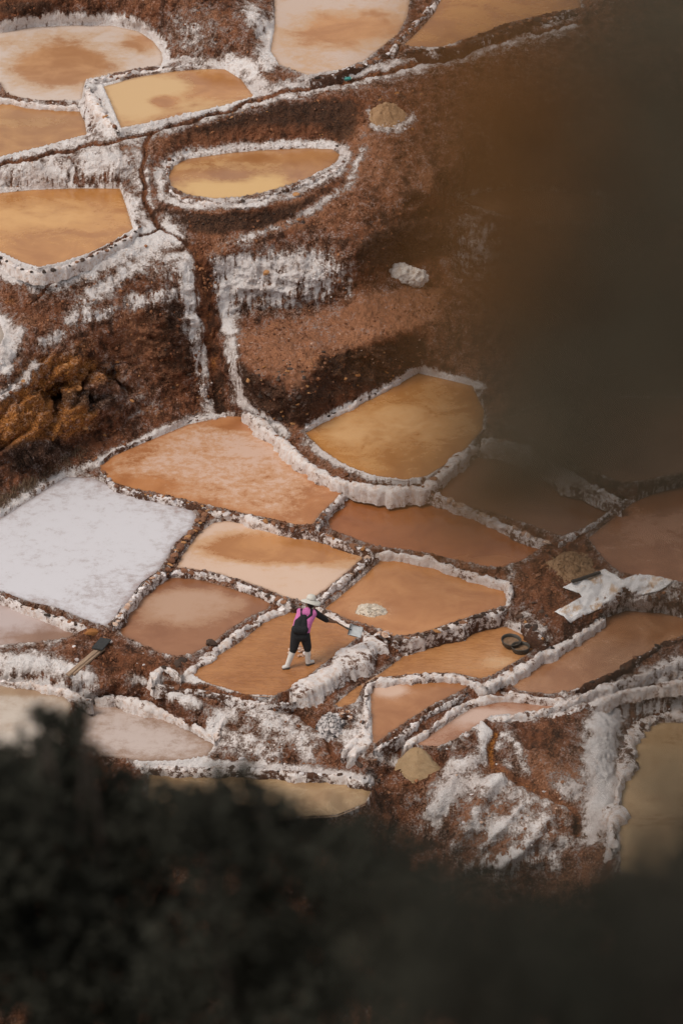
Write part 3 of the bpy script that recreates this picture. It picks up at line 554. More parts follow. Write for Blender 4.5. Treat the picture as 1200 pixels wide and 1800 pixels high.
def rubble(name, n, prob, s0, s1, mat, label, seed):
    """loose clods too many to count, lying on the hillside"""
    r = np.random.default_rng(seed); W3, ok, salt, dust, dark, rock, cliff, bed = FLD
    ix = np.where(ok)[0]; pr = np.clip(prob(salt[ix], dust[ix], dark[ix], rock[ix], bed[ix]), 0, None)
    clump = np.clip(fbm(W3[ix], 1.3, 3)+.35, .02, 1)**1.5; pr = pr*clump; ix = r.choice(ix, n, p=pr/pr.sum())
    ph = (1+5**.5)/2; B = np.array([(-1,ph,0),(1,ph,0),(-1,-ph,0),(1,-ph,0),(0,-1,ph),(0,1,ph),(0,-1,-ph),(0,1,-ph),(ph,0,-1),(ph,0,1),(-ph,0,-1),(-ph,0,1)])/1.9
    T = np.array([(0,11,5),(0,5,1),(0,1,7),(0,7,10),(0,10,11),(1,5,9),(5,11,4),(11,10,2),(10,7,6),(7,1,8),(3,9,4),(3,4,2),(3,2,6),(3,6,8),(3,8,9),(4,9,5),(2,4,11),(6,2,10),(8,6,7),(9,8,1)])
    sz = s0 + (s1-s0)*r.random(n)**3; an = r.uniform(.6, 1.4, (n, 3)); Q = r.normal(size=(n, 4)); Q /= np.linalg.norm(Q, axis=1)[:, None]; w_, x, y, z = Q.T
    R = np.stack([np.stack([1-2*(y*y+z*z), 2*(x*y-z*w_), 2*(x*z+y*w_)], -1), np.stack([2*(x*y+z*w_), 1-2*(x*x+z*z), 2*(y*z-x*w_)], -1), np.stack([2*(x*z-y*w_), 2*(y*z+x*w_), 1-2*(x*x+y*y)], -1)], 1)
    V = B[None]*(1+r.uniform(-.25, .25, (n, 12, 1)))*an[:, None]*sz[:, None, None]; V = np.einsum('nij,nkj->nki', R, V) + W3[ix][:, None] + r.uniform(-.012, .012, (n, 1, 3))
    F = (T[None] + (np.arange(n)*12)[:, None, None]).reshape(-1, 3)
    o = link(name, mesh_np(name, V.reshape(-1, 3), F, False), mat, hillside); o['kind'] = 'stuff'; return o
def rubble_mat(name, cols, sc_):
    m = NB(name); f = m.noise(sc_, 3, .6); g = m.noise(sc_*.13, 4, .6)
    c = m.mix(m.step(f, .35, .5), cols[0], cols[1]); c = m.mix(m.step(g, .52, .68), c, cols[2]); return m.fin(c, .9, .2)
rubble('earth_clods', 11000, lambda sa, du, da, ro, be: np.clip(.62-sa, .03, 1)*(1+.8*np.clip(ro, 0, 1))*np.clip(1-.8*da, .15, 1), .010, .048, rubble_mat('clod_earth', ((.045, .020, .012), (.17, .068, .034), (.30, .135, .066)), 22), None, 31)
rubble('salt_nodules', 5000, lambda sa, du, da, ro, be: np.clip(sa-.35, 0, .6), .006, .024, rubble_mat('nodule_salt', ((.50, .40, .36), (.70, .65, .64), (.48, .33, .26)), 30), None, 32)
def ground(u, v):
    """first hit of the survey ray on the hillside"""
    d = FWD + Vector((1, 0, 0))*((u-600)*KPX) + UPV*((900-v)*KPX)
    hit = hillside.ray_cast(CAM + d.normalized()*40, d.normalized())
    return hit[1] if hit[0] else W(u, v, 0)
bpy.context.view_layer.update()

# ------------------------------------------------------------------ pan surfaces
def build_pan(key):
    z, out, margs, bl, base, edgec, label = PANS[key]
    q = np.array([tuple(W(u, v, z)) for u, v in out])[:, :2]
    # subdivide + inflate a little so the brine runs under the rim
    c = q.mean(0); sub = []
    n = len(q)
    for i in range(n):
        a, b = q[i], q[(i+1) % n]; L = np.hypot(*(b-a)); k = max(1, int(L/.12))
        for t in range(k): sub.append(a + (b-a)*t/k)
    sub = np.array(sub); m = len(sub)
    tan_ = np.roll(sub, -1, 0) - np.roll(sub, 1, 0); nr = np.stack([tan_[:, 1], -tan_[:, 0]], 1); nr /= np.linalg.norm(nr, axis=1)[:, None]+1e-9
    area = .5*np.sum(sub[:, 0]*np.roll(sub[:, 1], -1) - np.roll(sub[:, 0], -1)*sub[:, 1])
    if area < 0: nr = -nr
    rimp = sub + nr*.02
    lo, hi = q.min(0), q.max(0); st = .09
    X, Y = np.meshgrid(np.arange(lo[0], hi[0], st), np.arange(lo[1], hi[1], st)); X = X.ravel() + rng.uniform(-.02, .02, X.size); Y = Y.ravel() + rng.uniform(-.02, .02, Y.size)
    d = poly_sd(X, Y, q); keep = d < -.03
    P = np.concatenate([rimp, np.stack([X[keep], Y[keep]], 1)])
    v2, e2, f2, *_ = geometry.delaunay_2d_cdt([Vector(p) for p in P], [(i, (i+1) % m) for i in range(m)], [], 1, 1e-6)
    V2 = np.array([tuple(v) for v in v2]); ctr = np.array([c[0], c[1], z])
    V3 = np.concatenate([V2, np.full((len(V2), 1), z)], 1)
    me = bpy.data.meshes.new('salt_pan'); me.from_pydata((V3-ctr).tolist(), [], [list(f) for f in f2]); me.update()
    if len(me.polygons) and me.polygons[0].normal.z < 0: me.flip_normals()
    U, Vv = project(V3); cr = np.full(len(V3), base)
    for u, v, ru, rv, a in bl:
        qd = ((U-u)/ru)**2 + ((Vv-v)/rv)**2; cr += a*np.exp(-qd**1.3*.8)
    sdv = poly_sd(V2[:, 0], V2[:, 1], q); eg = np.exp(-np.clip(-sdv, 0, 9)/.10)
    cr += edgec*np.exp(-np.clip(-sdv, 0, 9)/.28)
    attr(me, 'crust', cr); attr(me, 'edge', eg)
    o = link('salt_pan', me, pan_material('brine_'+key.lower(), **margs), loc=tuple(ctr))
    tag(o, label, 'salt pan', 'salt pans on the terraces')
    return o
for k in PANS: build_pan(k)

# ------------------------------------------------------------------ stones (shared meshes)
def stone_mesh(seed, flat=.75, mat=None):
    bm = bmesh.new(); bmesh.ops.create_icosphere(bm, subdivisions=2, radius=1)
    r = random.Random(seed); ax = [Vector((r.gauss(0, 1), r.gauss(0, 1), r.gauss(0, 1))).normalized() for _ in range(9)]; lim = [r.uniform(.55, .95) for _ in ax]
    off = Vector((r.uniform(0, 50), r.uniform(0, 50), r.uniform(0, 50)))
    V = np.array([tuple(v.co) for v in bm.verts]); nz = fbm(V + np.array(off), 1.1, 2)*.35
    for v, k in zip(bm.verts, nz):
        d = v.co.normalized(); rad = 1+float(k)
        for a, l in zip(ax, lim):
            q = d.dot(a)
            if q > 0: rad = min(rad, l/max(q, .01)*1.0)
        v.co = d*rad; v.co.z *= flat
    me = bpy.data.meshes.new('stone'); bm.to_mesh(me); bm.free()
    me.polygons.foreach_set('use_smooth', np.zeros(len(me.polygons), bool))
    me.materials.append(mat); return me
def stone_mat(name, c1, c2, salt):
    m = NB(name); o = m.obj(); inf = m.n('ObjectInfo').outputs['Random']
    f = m.noise(2.2, 6, .65, vec=m.P()); g = m.noise(45, 5, .65)
    c = m.mix(m.step(m.math('ADD', f, m.math('MULTIPLY', m.math('SUBTRACT', inf, .5), .5)), .3, .7), c1, c2)
    c = m.mix(m.step(g, .45, .7, 0, .5), c, tuple(x*.45 for x in c1))
    up = m.n('SeparateXYZ'); m.put(up.inputs[0], o)
    t = m.math('ADD', m.math('MULTIPLY', up.outputs[2], -.45), m.math('ADD', g, m.math('MULTIPLY', inf, .35)))
    c = m.mix(m.step(t, 1.0-salt, 1.15-salt), c, SALT_A)
    m.bump(g, .7, .03)
    return m.fin(c, .85, .25)
SM = {'brown': stone_mat('stone_red_brown', (.17,.075,.042), (.26,.125,.07), .1), 'ochre': stone_mat('stone_ochre', (.30,.125,.04), (.40,.20,.085), .05),
      'dark': stone_mat('stone_dark', (.045,.03,.024), (.09,.055,.04), .05), 'white': stone_mat('stone_salt', (.5,.44,.43), (.64,.60,.61), .45), 'pink': stone_mat('stone_pink', (.45,.27,.19), (.56,.40,.31), .2)}
STONES = {k: [stone_mesh(11*i+hash(k) % 7 if False else 11*i+len(k), .6+.1*(i % 3), m) for i in range(5)] for k, m in SM.items()}
def stone(kind, loc, size, parent, name='stone', r=random, flat=1.0):
    base = Vector(parent.location) if parent else Vector((0, 0, 0))
    return link(name, r.choice(STONES[kind]), None, parent, Vector(loc)-base, (r.uniform(-.4, .4), r.uniform(-.4, .4), r.uniform(0, 6.28)), (size*r.uniform(.8, 1.35), size*r.uniform(.75, 1.15), size*r.uniform(.6, .95)*flat))

# ------------------------------------------------------------------ dikes between the pans
CR = {'white': crust_material('dike_salt_white', .12), 'mixed': crust_material('dike_salt_mixed', .30), 'brown': crust_material('dike_mud', .52), 'pink': crust_material('dike_salt_pink', .18, (.2,.1,.065))}
def resample(P, st):
    P = np.asarray(P, float)
    # Catmull-Rom
    Q = np.vstack([2*P[0]-P[1], P, 2*P[-1]-P[-2]]); out = []
    for i in range(1, len(Q)-2):
        L = np.linalg.norm(Q[i+1]-Q[i]); n = max(2, int(L/st))
        for t in np.arange(n)/n:
            a, b, c, d = Q[i-1], Q[i], Q[i+1], Q[i+2]
            out.append(.5*((2*b)+(c-a)*t+(2*a-5*b+4*c-d)*t*t+(3*b-a-3*c+d)*t**3))
    out.append(P[-1]); return np.array(out)
def dike(pts, z, hw, label, crust='white', depth=.3, rise=.07, stones=0, mix=('brown',), ssize=.075, side=0, flare=.5, taper=True, lump=1.0):
    hw *= .55; rise *= .7; depth *= .85
    zs = z if isinstance(z, (list, tuple)) else [z]*len(pts)
    C3 = resample([tuple(W(u, v, q)) for (u, v), q in zip(pts, zs)], .035); n = len(C3)
    nz = fbm(C3*np.array([1, 1, 0]), 2.2, 3)
    tan_ = np.gradient(C3, axis=0); tan_[:, 2] = 0; tan_ /= np.linalg.norm(tan_, axis=1)[:, None]+1e-9
    lat = np.stack([-tan_[:, 1], tan_[:, 0], 0*tan_[:, 0]], 1)
    C3 = C3 + lat*(nz*hw*.35)[:, None]; C3[:, 2] -= rise*.7
    wv = hw*np.clip(1+1.2*fbm(C3+9, 2.0, 5, .6)*lump, .35, 2.1); hv = rise*np.clip(1+1.8*fbm(C3+31, 3.0, 5, .6)*lump, -.2, 2.6)
    k_end = np.ones(n)
    if taper:
        e = np.minimum(np.arange(n), np.arange(n)[::-1])/6.0; k = np.clip(e, .0, 1)**.5; wv = wv*(.03+.97*k); hv = hv*k - (1-k)*depth*.8; k_end = k
    fl = flare*np.clip(1+1.3*fbm(C3+55, 2.6, 3)*lump, .2, 2.4)
    prof = [(-1, d_) for d_ in (1, .8, .6, .4, .2)] + [(a_, None) for a_ in np.linspace(-1, 1, 9)] + [(1, d_) for d_ in (.2, .4, .6, .8, 1)]
    rows = []; low = []
    for la, dn in prof:
        if dn is None: p = C3 + lat*(wv*la)[:, None]; p[:, 2] += hv*(1-la*la); low.append(np.zeros(n))
        else:
            drip = .22*fbm(np.stack([C3[:, 0]*6, C3[:, 1]*6, 0*C3[:, 0]+dn*.8+la*9], 1), 1.3, 3, .6)
            p = C3 + lat*(wv*la*(1+fl*dn**1.3+drip*min(1, dn*2)))[:, None]; p[:, 2] -= depth*dn + (1-np.clip(k_end, 0, 1))*depth*.5; low.append(np.full(n, dn))
        rows.append(p)
    m = len(rows); V = np.stack(rows, 1).reshape(-1, 3); low = np.stack(low, 1).ravel()
    V = V + (np.stack([fbm(V+3, 11, 4, .65), fbm(V+77, 11, 4, .65), fbm(V+133, 11, 4, .65)], 1))*(.021*min(1, hw/.05))*lump
    idx = np.arange(n*m).reshape(n, m)
    Q = np.stack([idx[:-1, :-1], idx[:-1, 1:], idx[1:, 1:], idx[1:, :-1]], -1).reshape(-1, 4)
    org = V.mean(0); org[2] = V[:, 2].min()
    me = mesh_np('salt_dike', V-org, Q); attr(me, 'low', low)
    if me.polygons[len(me.polygons)//2].normal.z < 0: me.flip_normals()
    o = link('salt_dike', me, CR[crust], loc=tuple(org)); tag(o, label, 'dike', 'dikes between the salt pans')
    if stones:
        r = random.Random(len(label)*7+n); L = n*.035; s = 0.0
        while s < L:
            i = min(n-1, int(s/.035)); sz = ssize*r.uniform(.55, 1.3)
            off = (side*.55 + r.uniform(-.35, .35))*wv[i]
            p = C3[i] + lat[i]*off; p[2] += hv[i]*.75
            stone(r.choice(mix), p, sz, o, r=r); s += ssize*2.1/stones*r.uniform(.5, 1.6)
    return o
dike(S('425,722 450,735 475,755 500,778 530,806 570,830 620,849 680,857 735,857 768,838 800,806 838,778'), .99, .17, 'thick white curved dike along the golden orange pan below the ledge', 'white', .4, .06, .35, ('brown','white','brown'), .06, 1)
dike(S('742,864 790,882 840,900 890,925 940,946 968,952'), .76, .105, 'lumpy pale dike between the rust red pan and the dark shaded pan', 'pink', .35, .09, .9, ('pink','white','pink'), .085)
dike(S('607,864 592,880 572,902 556,926'), .76, .085, 'short stony dike running down between the peach pan and rust red pan', 'mixed', .3, .07, .9, ('brown','white'), .065)
dike(S('176,826 200,852 240,865 290,876 345,888 372,896'), .74, .06, 'thin brown stone dike on the far side of the white pan', 'mixed', .25, .05, .9, ('brown','ochre','white'), .055)
dike(S('372,896 410,903 450,913 500,928 555,936 600,951 656,970'), .74, .075, 'stony dike between the peach pan and the pan with an orange oval centre', 'mixed', .3, .06, 1.0, ('brown','ochre','brown','white'), .075)
dike(S('366,896 346,925 322,955 302,984 292,1003'), .66, .075, 'dike of large red brown stones beside the white pan', 'brown', .25, .06, 1.4, ('brown','ochre','brown'), .085)
dike(S('292,1003 268,1016 240,1046 216,1076 198,1102'), .65, .085, 'crumbly pale dike at the near right corner of the white pan', 'mixed', .3, .06, 1.3, ('white','brown','pink'), .06)
dike(S('292,1003 340,1005 390,1014 440,1033 490,1053 520,1063'), .58, .085, 'curved stony dike behind the brownish pink pan', 'mixed', .3, .06, .9, ('brown','white','brown','dark'), .075)
dike(S('656,972 632,994 600,1020 570,1045 545,1062'), .58, .085, 'straight white dike running up from behind the worker', 'mixed', .3, .06, .5, ('white','pink'), .06)
dike(S('658,970 700,971 760,983 820,1004 870,1017 892,1024 897,1045'), .60, .085, 'white dike between the rust red pan and the pan with a salt heap', 'white', .35, .065, .3, ('brown','dark','white'), .055, 1)
dike(S('318,1186 345,1168 400,1127 450,1092 500,1069 540,1064 580,1080 620,1102 650,1112'), .46, .14, 'broad white dike arching round the far side of the worker', 'white', .35, .07, .12, ('white','dark'), .06)
dike(S('512,1216 560,1190 610,1158 648,1130 672,1116'), .47, .40, 'massive white salt wall in front of the worker on the right', 'pink', .5, .07, .12, ('dark','white','white'), .05, 0, .75, True, .45)
dike(S('680,1126 740,1117 800,1097 850,1082 890,1069 905,1066'), .44, .095, 'white dike topped with dark stones behind the pan with two tubs', 'mixed', .42, .06, .75, ('dark','brown','dark','ochre'), .07)
dike(S('845,1204 900,1180 950,1150 1000,1124 1040,1098 1060,1078'), .16, .14, 'white dike with brown mud flank beside the two tubs', 'white', .4, .06, .35, ('brown','dark'), .06, 1)
dike(S('905,1066 920,1090 945,1115 960,1124'), .40, .13, 'dark stained muddy wall behind the two round tubs', 'brown', .4, .07, .8, ('dark','ochre','dark'), .08)
dike(S('600,1318 625,1300 645,1275 642,1240 644,1214 660,1198 700,1191 760,1186 800,1186 828,1198 858,1206'), [.06,.07,.08,.09,.10,.12,.14,.14,.14,.14,.14], .105, 'bright white dike looping round the small triangular pan', 'white', .35, .06, .1, ('white','dark'), .05)
dike(S('610,1330 630,1312 640,1290 638,1265'), [-.02,.04,.1,.12], .19, 'wide white salt apron left of the small triangular pan', 'white', .3, .04, 0)
dike(S('655,1318 700,1293 740,1264 790,1234 822,1216'), .04, .07, 'thin crusty dike on the near side of the small triangular pan', 'mixed', .3, .05, .4, ('dark','white'), .04)
dike(S('705,1312 755,1280 800,1246 835,1230 880,1225 940,1226 985,1234 1005,1238'), -.04, .1, 'white dike along the far side of the narrow pinkish pan', 'white', .35, .06, 0)
dike(S('880,1214 920,1222 965,1228 1010,1232'), .0, .075, 'short pale ridge below the tapering brown pan', 'pink', .3, .05, 0)
dike(S('858,1264 900,1258 960,1246 1010,1228 1060,1206 1120,1188 1200,1160 1300,1140'), [0,0,.02,.04,.08,.1,.12,.15], .11, 'long white ridge running off the right edge above the earth mound', 'white', .3, .05, 0)
dike(S('960,1262 1030,1240 1090,1216 1150,1204 1200,1196 1320,1180'), [-.06,-.06,-.06,-.06,-.06,0], .1, 'second pale ridge running off the right edge above the khaki pan', 'pink', .3, .05, 0)
dike(S('1010,1212 1070,1186 1130,1150 1200,1120 1300,1112'), .08, .1, 'dark muddy ridge along the near side of the tapering brown pan', 'brown', .3, .06, .4, ('dark','brown'), .06)
dike(S('845,768 900,778 950,802 1000,832 1060,862 1092,876'), 1.2, .13, 'pale dike curving away behind the blurred leaves', 'pink', .5, .06, .4, ('pink','white'), .07)
dike(S('980,952 1030,930 1068,902 1108,872 1150,852 1200,842 1320,835'), .80, .1, 'dike rising to the right edge between two reddish pans', 'pink', .35, .06, .2, ('pink','brown'), .06)
dike(S('-120,1022 0,1047 50,1068 100,1084 140,1100 162,1106'), .64, .07, 'white dike set with brown stones below the white pan', 'white', .3, .05, .7, ('brown','dark','white'), .07)
dike(S('150,146 200,133 250,126 300,119 370,113 412,117'), 5.45, .085, 'white stone topped dike behind the cream streaked pan', 'white', .3, .06, .4, ('dark','brown','white'), .065)
dike(S('152,148 162,172 185,205 208,230'), [5.5,5.48,5.45,5.42], .17, 'tall white wall at the left end of the cream streaked pan', 'white', .55, .05, .2, ('brown','ochre'), .06, 0, 1.0)
dike(S('-120,182 0,173 40,179 90,184 145,187'), 5.12, .08, 'thin white dike between the two upper left pans', 'white', .3, .05, 0)
dike(S('785,-80 766,0 745,28 722,48 702,70 688,92'), 5.86, .095, 'white dike with brown clods between the two pans at the top edge', 'mixed', .35, .08, .8, ('brown','brown','white'), .07)
dike(S('688,92 640,112 600,126 545,138'), 5.8, .1, 'brown crumbly bank along the near edge of the peach pan', 'brown', .3, .06, .9, ('brown','white','dark'), .07)
dike(S('708,88 760,92 800,82 850,66 900,46 960,32 1020,20'), 5.9, .12, 'dark earth bank of clods in front of the top right pan', 'brown', .3, .1, 1.3, ('dark','dark','brown'), .09)
dike(S('290,312 300,288 328,274 400,264 470,258 540,255 592,258 607,272 598,292 565,310 522,328 470,344 420,354 370,356 326,349 296,332 290,312'), 4.75, .07, 'white rim running all round the oval pan', 'mixed', .25, .04, .25, ('dark','brown','white'), .05, 0, .8)
dike(S('218,330 230,362 242,404 205,430 160,451 110,469 68,479 38,470 8,455 -10,448 -120,434'), 4.40, .075, 'white rim with dark stones on the near side of the bright orange left pan', 'white', .3, .06, .7, ('dark','brown','dark','white'), .06, 1)
dike(S('248,1346 330,1350 420,1350 500,1356 600,1364 652,1378'), -.31, .12, 'white wall below the pinkish white pan, just above the bush', 'mixed', .35, .05, .4, ('dark','white','white'), .06)
dike(S('1400,1240 1280,1246 1200,1252 1145,1258 1112,1282 1100,1330 1086,1390 1078,1440 1076,1490'), -.74, .24, 'broad white shore of the khaki pan at the lower right', 'pink', .4, .07, 0)
dike(S('-120,1188 0,1194 60,1200 115,1212 150,1226 165,1228'), .04, .11, 'beige crust ledge at the left edge behind the bush', 'pink', .3, .05, .2, ('white','pink'), .05)
dike(S('166,1220 210,1224 250,1236 300,1253 340,1273 378,1297'), [-.1,-.12,-.15,-.18,-.2,-.22], .13, 'lumpy white lip on the far side of the pinkish white pan', 'white', .3, .06, .2, ('white','dark'), .06)
dike(S('378,1302 388,1280 400,1255 415,1240'), [-.18,-.1,.02,.12], .12, 'pair of white drip ridges at the right end of the pinkish white pan', 'white', .3, .06, 0)
dike(S('268,1196 274,1180 290,1172 318,1186'), .52, .09, 'small white hook of crust at the left corner of the worker pan', 'white', .3, .05, .3, ('dark',), .06)
dike(S('270,1200 330,1212 400,1222 470,1238 520,1232'), [.42,.38,.34,.3,.3], .08, 'pale bank of the little channel in front of the worker pan', 'mixed', .3, .05, .2, ('white','brown'), .05)
dike(S('178,812 200,794 260,768 330,738 372,724'), .80, .05, 'grey salt lip along the foot of the dark cliff', 'mixed', .25, .035, 0)
dike(S('530,756 580,730 640,700 690,674 735,648 790,660 834,670'), 1.04, .06, 'white lip under the broken earth ledge', 'white', .25, .05, .3, ('dark','white'), .05)

# ------------------------------------------------------------------ loose stones lying on the hillside
def scatter(n, u0, v0, u1, v1, kinds, s0, s1, seed):
    r = random.Random(seed)
    for i in range(n):
        t = r.random(); u = u0+(u1-u0)*r.random(); v = v0+(v1-v0)*r.random()
        p = ground(u, v); stone(r.choice(kinds), p, r.uniform(s0, s1)*(.6+.8*r.random()**3), hillside, r=r)
scatter(60, 430, 560, 740, 640, ('brown','ochre','dark','pink'), .02, .05, 1)
scatter(40, 200, 580, 350, 740, ('brown','dark','ochre'), .025, .06, 21)
scatter(30, 100, 480, 320, 560, ('brown','pink'), .02, .05, 22)
scatter(30, 780, 1290, 1000, 1480, ('brown','pink','white'), .025, .06, 23)
scatter(60, 430, 640, 560, 740, ('dark','brown','ochre','dark'), .035, .07, 2)
scatter(40, 560, 615, 740, 690, ('dark','brown','ochre','dark'), .03, .065, 3)
scatter(40, 640, 150, 800, 320, ('brown','ochre','brown'), .02, .05, 4)
scatter(26, 0, 640, 200, 780, ('ochre','brown'), .05, .11, 5)
scatter(22, 290, 365, 560, 405, ('dark','brown'), .025, .05, 6)
scatter(24, 330, 185, 600, 240, ('brown','dark','ochre'), .025, .05, 7)
scatter(14, 120, 1105, 260, 1180, ('brown','ochre','white'), .025, .05, 8)
scatter(16, 900, 1000, 970, 1110, ('dark','brown'), .04, .08, 9)
scatter(10, 640, 1330, 700, 1400, ('dark','brown'), .04, .08, 10)
for kd, u, v, s in (('ochre',160,1112,.14),('brown',145,1100,.1),('white',195,1128,.06),('ochre',520,342,.13),('ochre',184,1122,.045),('ochre',468,478,.11),('ochre',312,677,.045),('white',395,733,.05),('white',378,735,.06),('ochre',515,745,.07),('dark',372,1130,.12),('dark',392,1114,.09),('dark',360,1133,.08),('dark',800,1183,.07),('dark',310,1168,.13),('dark',322,1160,.1),('white',425,1333,.08),('dark',632,1345,.1),('dark',648,1352,.11)):
    stone(kd, ground(u, v), s, hillside)

# ------------------------------------------------------------------ heaps of salt and earth
def heap(name, u, v, r, h, label, mat, lumps=.02, power=1.6, asp=1.0, z=None, seed=0, steep=False, cat='salt heap'):
    p = ground(u, v) if z is None else W(u, v, z)
    nr, ns = 22, 64; V = [(0, 0, h)]
    for i in range(1, nr+1):
        q = i/nr
        for k in range(ns):
            a = 2*pi*k/ns; rr = r*q*(1+.10*sin(2*a+seed)+.06*sin(5*a+1+seed)); hh = h*((1-q**power) if steep else (.5+.5*cos(pi*min(1, q)))**.85)
            V.append((rr*cos(a), rr*sin(a)*asp, hh - (.2 if i == nr else 0)))
    V = np.array(V)
    for v_ in V:
        hh_ = hillside.ray_cast(Vector((p.x+v_[0], p.y+v_[1], p.z+1.5)), Vector((0, 0, -1)), distance=2.6)
        if hh_[0] and z is None: v_[2] += max(-.9, min(.9, hh_[1].z-p.z))*.9
    V[:, :] += np.stack([fbm(V+seed, 14, 4, .6), fbm(V+seed+9, 14, 4, .6), fbm(V+seed+19, 14, 4, .65)], 1)*lumps
    F = [(0, 1+k, 1+(k+1) % ns) for k in range(ns)]; T = list(F)
    for i in range(nr-1):
        for k in range(ns):
            a, b = 1+i*ns+k, 1+i*ns+(k+1) % ns; c, d = a+ns, b+ns; T += [(a, c, d), (a, d, b)]
    o = link(name, mesh_np(name, V, np.array(T)), mat, loc=tuple(p + Vector((0, 0, -.02)))); return tag(o, label, cat)
def grain_mat(name, c, c2, sc_=60):
    m = NB(name); f = m.noise(sc_, 5, .7); g = m.noise(6, 5, .6); q = m.voro(sc_*1.2)
    col_ = m.mix(m.step(m.math('ADD', m.math('MULTIPLY', f, .7), m.math('MULTIPLY', g, .5)), .45, .75), c, c2)
    col_ = m.mix(m.step(q, .45, .75, 0, .35), col_, tuple(x*.5 for x in c))
    m.bump(m.math('SUBTRACT', f, q), .8, .025); return m.fin(col_, .9, .2)
HM = {'tan': grain_mat('tan_salt', (.40,.23,.12), (.50,.32,.19)), 'wet': grain_mat('wet_salt', (.64,.52,.40), (.80,.73,.64), 45), 'beige': grain_mat('beige_salt', (.48,.31,.17), (.58,.41,.25), 120), 'earth': grain_mat('straw_earth', (.27,.155,.085), (.42,.265,.155), 40), 'white': grain_mat('white_salt', (.60,.54,.53), (.70,.66,.66), 40)}
heap('salt_heap', 680, 203, .45, .30, 'rounded tan heap of salt on the brown slope near the top', HM['tan'], .022, seed=1)
heap('salt_heap', 652, 1074, .32, .12, 'pale wet heap of salt standing in the orange pan right of the worker', HM['wet'], .035, 3.0, z=.40, seed=2, steep=True, asp=.9)
heap('salt_heap', 733, 1345, .50, .40, 'smooth beige cone of salt below the narrow pinkish pan', HM['beige'], .016, z=-.42, seed=3)
heap('earth_heap', 1005, 998, .62, .24, 'straw brown earth heap beside the white sheeting', HM['earth'], .05, seed=4, cat='earth heap')
heap('salt_boulder', 580, 1278, .27, .24, 'white lump of hardened salt by the little channel', HM['white'], .07, 3.0, seed=5, steep=True, cat='salt lump')
def clods(u, v, z, n, spread, size, label, kinds, seed):
    r = random.Random(seed); e = empty('salt_clod_pile', W(u, v, z)); tag(e, label, 'salt clods')
    for i in range(n):
        a, q = r.uniform(0, 6.28), r.random()**.7; p = Vector(e.location) + Vector((cos(a)*q*spread, sin(a)*q*spread*.8, (1-q)*size*1.8*r.random()+size*.2))
        stone(r.choice(kinds), p, size*r.uniform(.5, 1.2), e, 'clod', r)
clods(675, 1116, .5, 22, .16, .05, 'small heap of pink salt clods on the end of the massive wall', ('pink','pink','white'), 3)
clods(528, 1146, .38, 26, .26, .045, 'scraped up salt clods in the water behind the worker legs', ('pink','pink','white'), 4)
clods(690, 222, 5.2, 16, .4, .03, 'few salt clods spilled around the tan heap near the top', ('pink','white','brown'), 6)
clods(605, 1258, .12, 30, .2, .05, 'crumbly salt clods piled beside the hardened white salt lump', ('pink','white','brown'), 5)

# ------------------------------------------------------------------ sheeting, bar, sack, plank, tubs, bottle
def sheet_from(poly, zf, name, mat, st=.035, wr=.03, thick=.006):
    q = np.array(poly); lo, hi = q.min(0), q.max(0); sub = []; st = 3.0
    n = len(q)
    for i in range(n):
        a, b = q[i], q[(i+1) % n]; k = max(1, int(np.linalg.norm(b-a)/st))
        for t in range(k): sub.append(a+(b-a)*t/k)
    sub = np.array(sub); m = len(sub)
    X, Y = np.meshgrid(np.arange(lo[0], hi[0], st), np.arange(lo[1], hi[1], st)); X = X.ravel(); Y = Y.ravel(); d = poly_sd(X, Y, q); k = d < -1.5
    P = np.concatenate([sub, np.stack([X[k], Y[k]], 1)])
    v2, e2, f2, *_ = geometry.delaunay_2d_cdt([Vector(p) for p in P], [(i, (i+1) % m) for i in range(m)], [], 1, 1e-6)
    V = np.array([tuple(ground(v.x, v.y)) for v in v2])
    V[:, 2] += .03 + wr*np.maximum(0, fbm(V*np.array([1, 1, 0]), 4, 3, .55, ridged=True)-.2)
    c = V.mean(0); me = bpy.data.meshes.new(name); me.from_pydata((V-c).tolist(), [], [list(f) for f in f2]); me.update()
    if me.polygons[0].normal.z < 0: me.flip_normals()
    me.polygons.foreach_set('use_smooth', np.ones(len(me.polygons), bool))
    o = link(name, me, mat, loc=tuple(c)); s = o.modifiers.new('thick', 'SOLIDIFY'); s.thickness = thick; return o
def sheet_mat():
    m = NB('white_plastic_sheet'); a = m.noise(3.2, 6, .6); b = m.noise(20, 5, .65)
    t = m.math('ADD', m.math('MULTIPLY', a, 1.0), m.math('MULTIPLY', b, .35))
    c = m.mix(m.step(t, .66, .82), (.68,.66,.67), (.50,.35,.24)); m.bump(b, .3, .02); return m.fin(c, .5, .4)
def sack_mat():
    m = NB('sack_cloth'); a = m.noise(9, 6, .6); return m.fin(m.mix(m.step(a, .4, .7), (.62,.58,.55), (.45,.37,.31)), .7, .3)
o = sheet_from(S('988,1036 1020,1018 1062,1003 1082,1014 1092,1022 1122,1010 1160,1015 1184,1024 1158,1042 1110,1052 1076,1066 1046,1076 1012,1092 1002,1098 990,1086 974,1078 992,1068 1022,1052 1018,1046'), lambda u, v: .6, 'plastic_sheet', sheet_mat()); tag(o, 'crumpled white plastic sheeting spread on the dirt platform', 'sheeting')
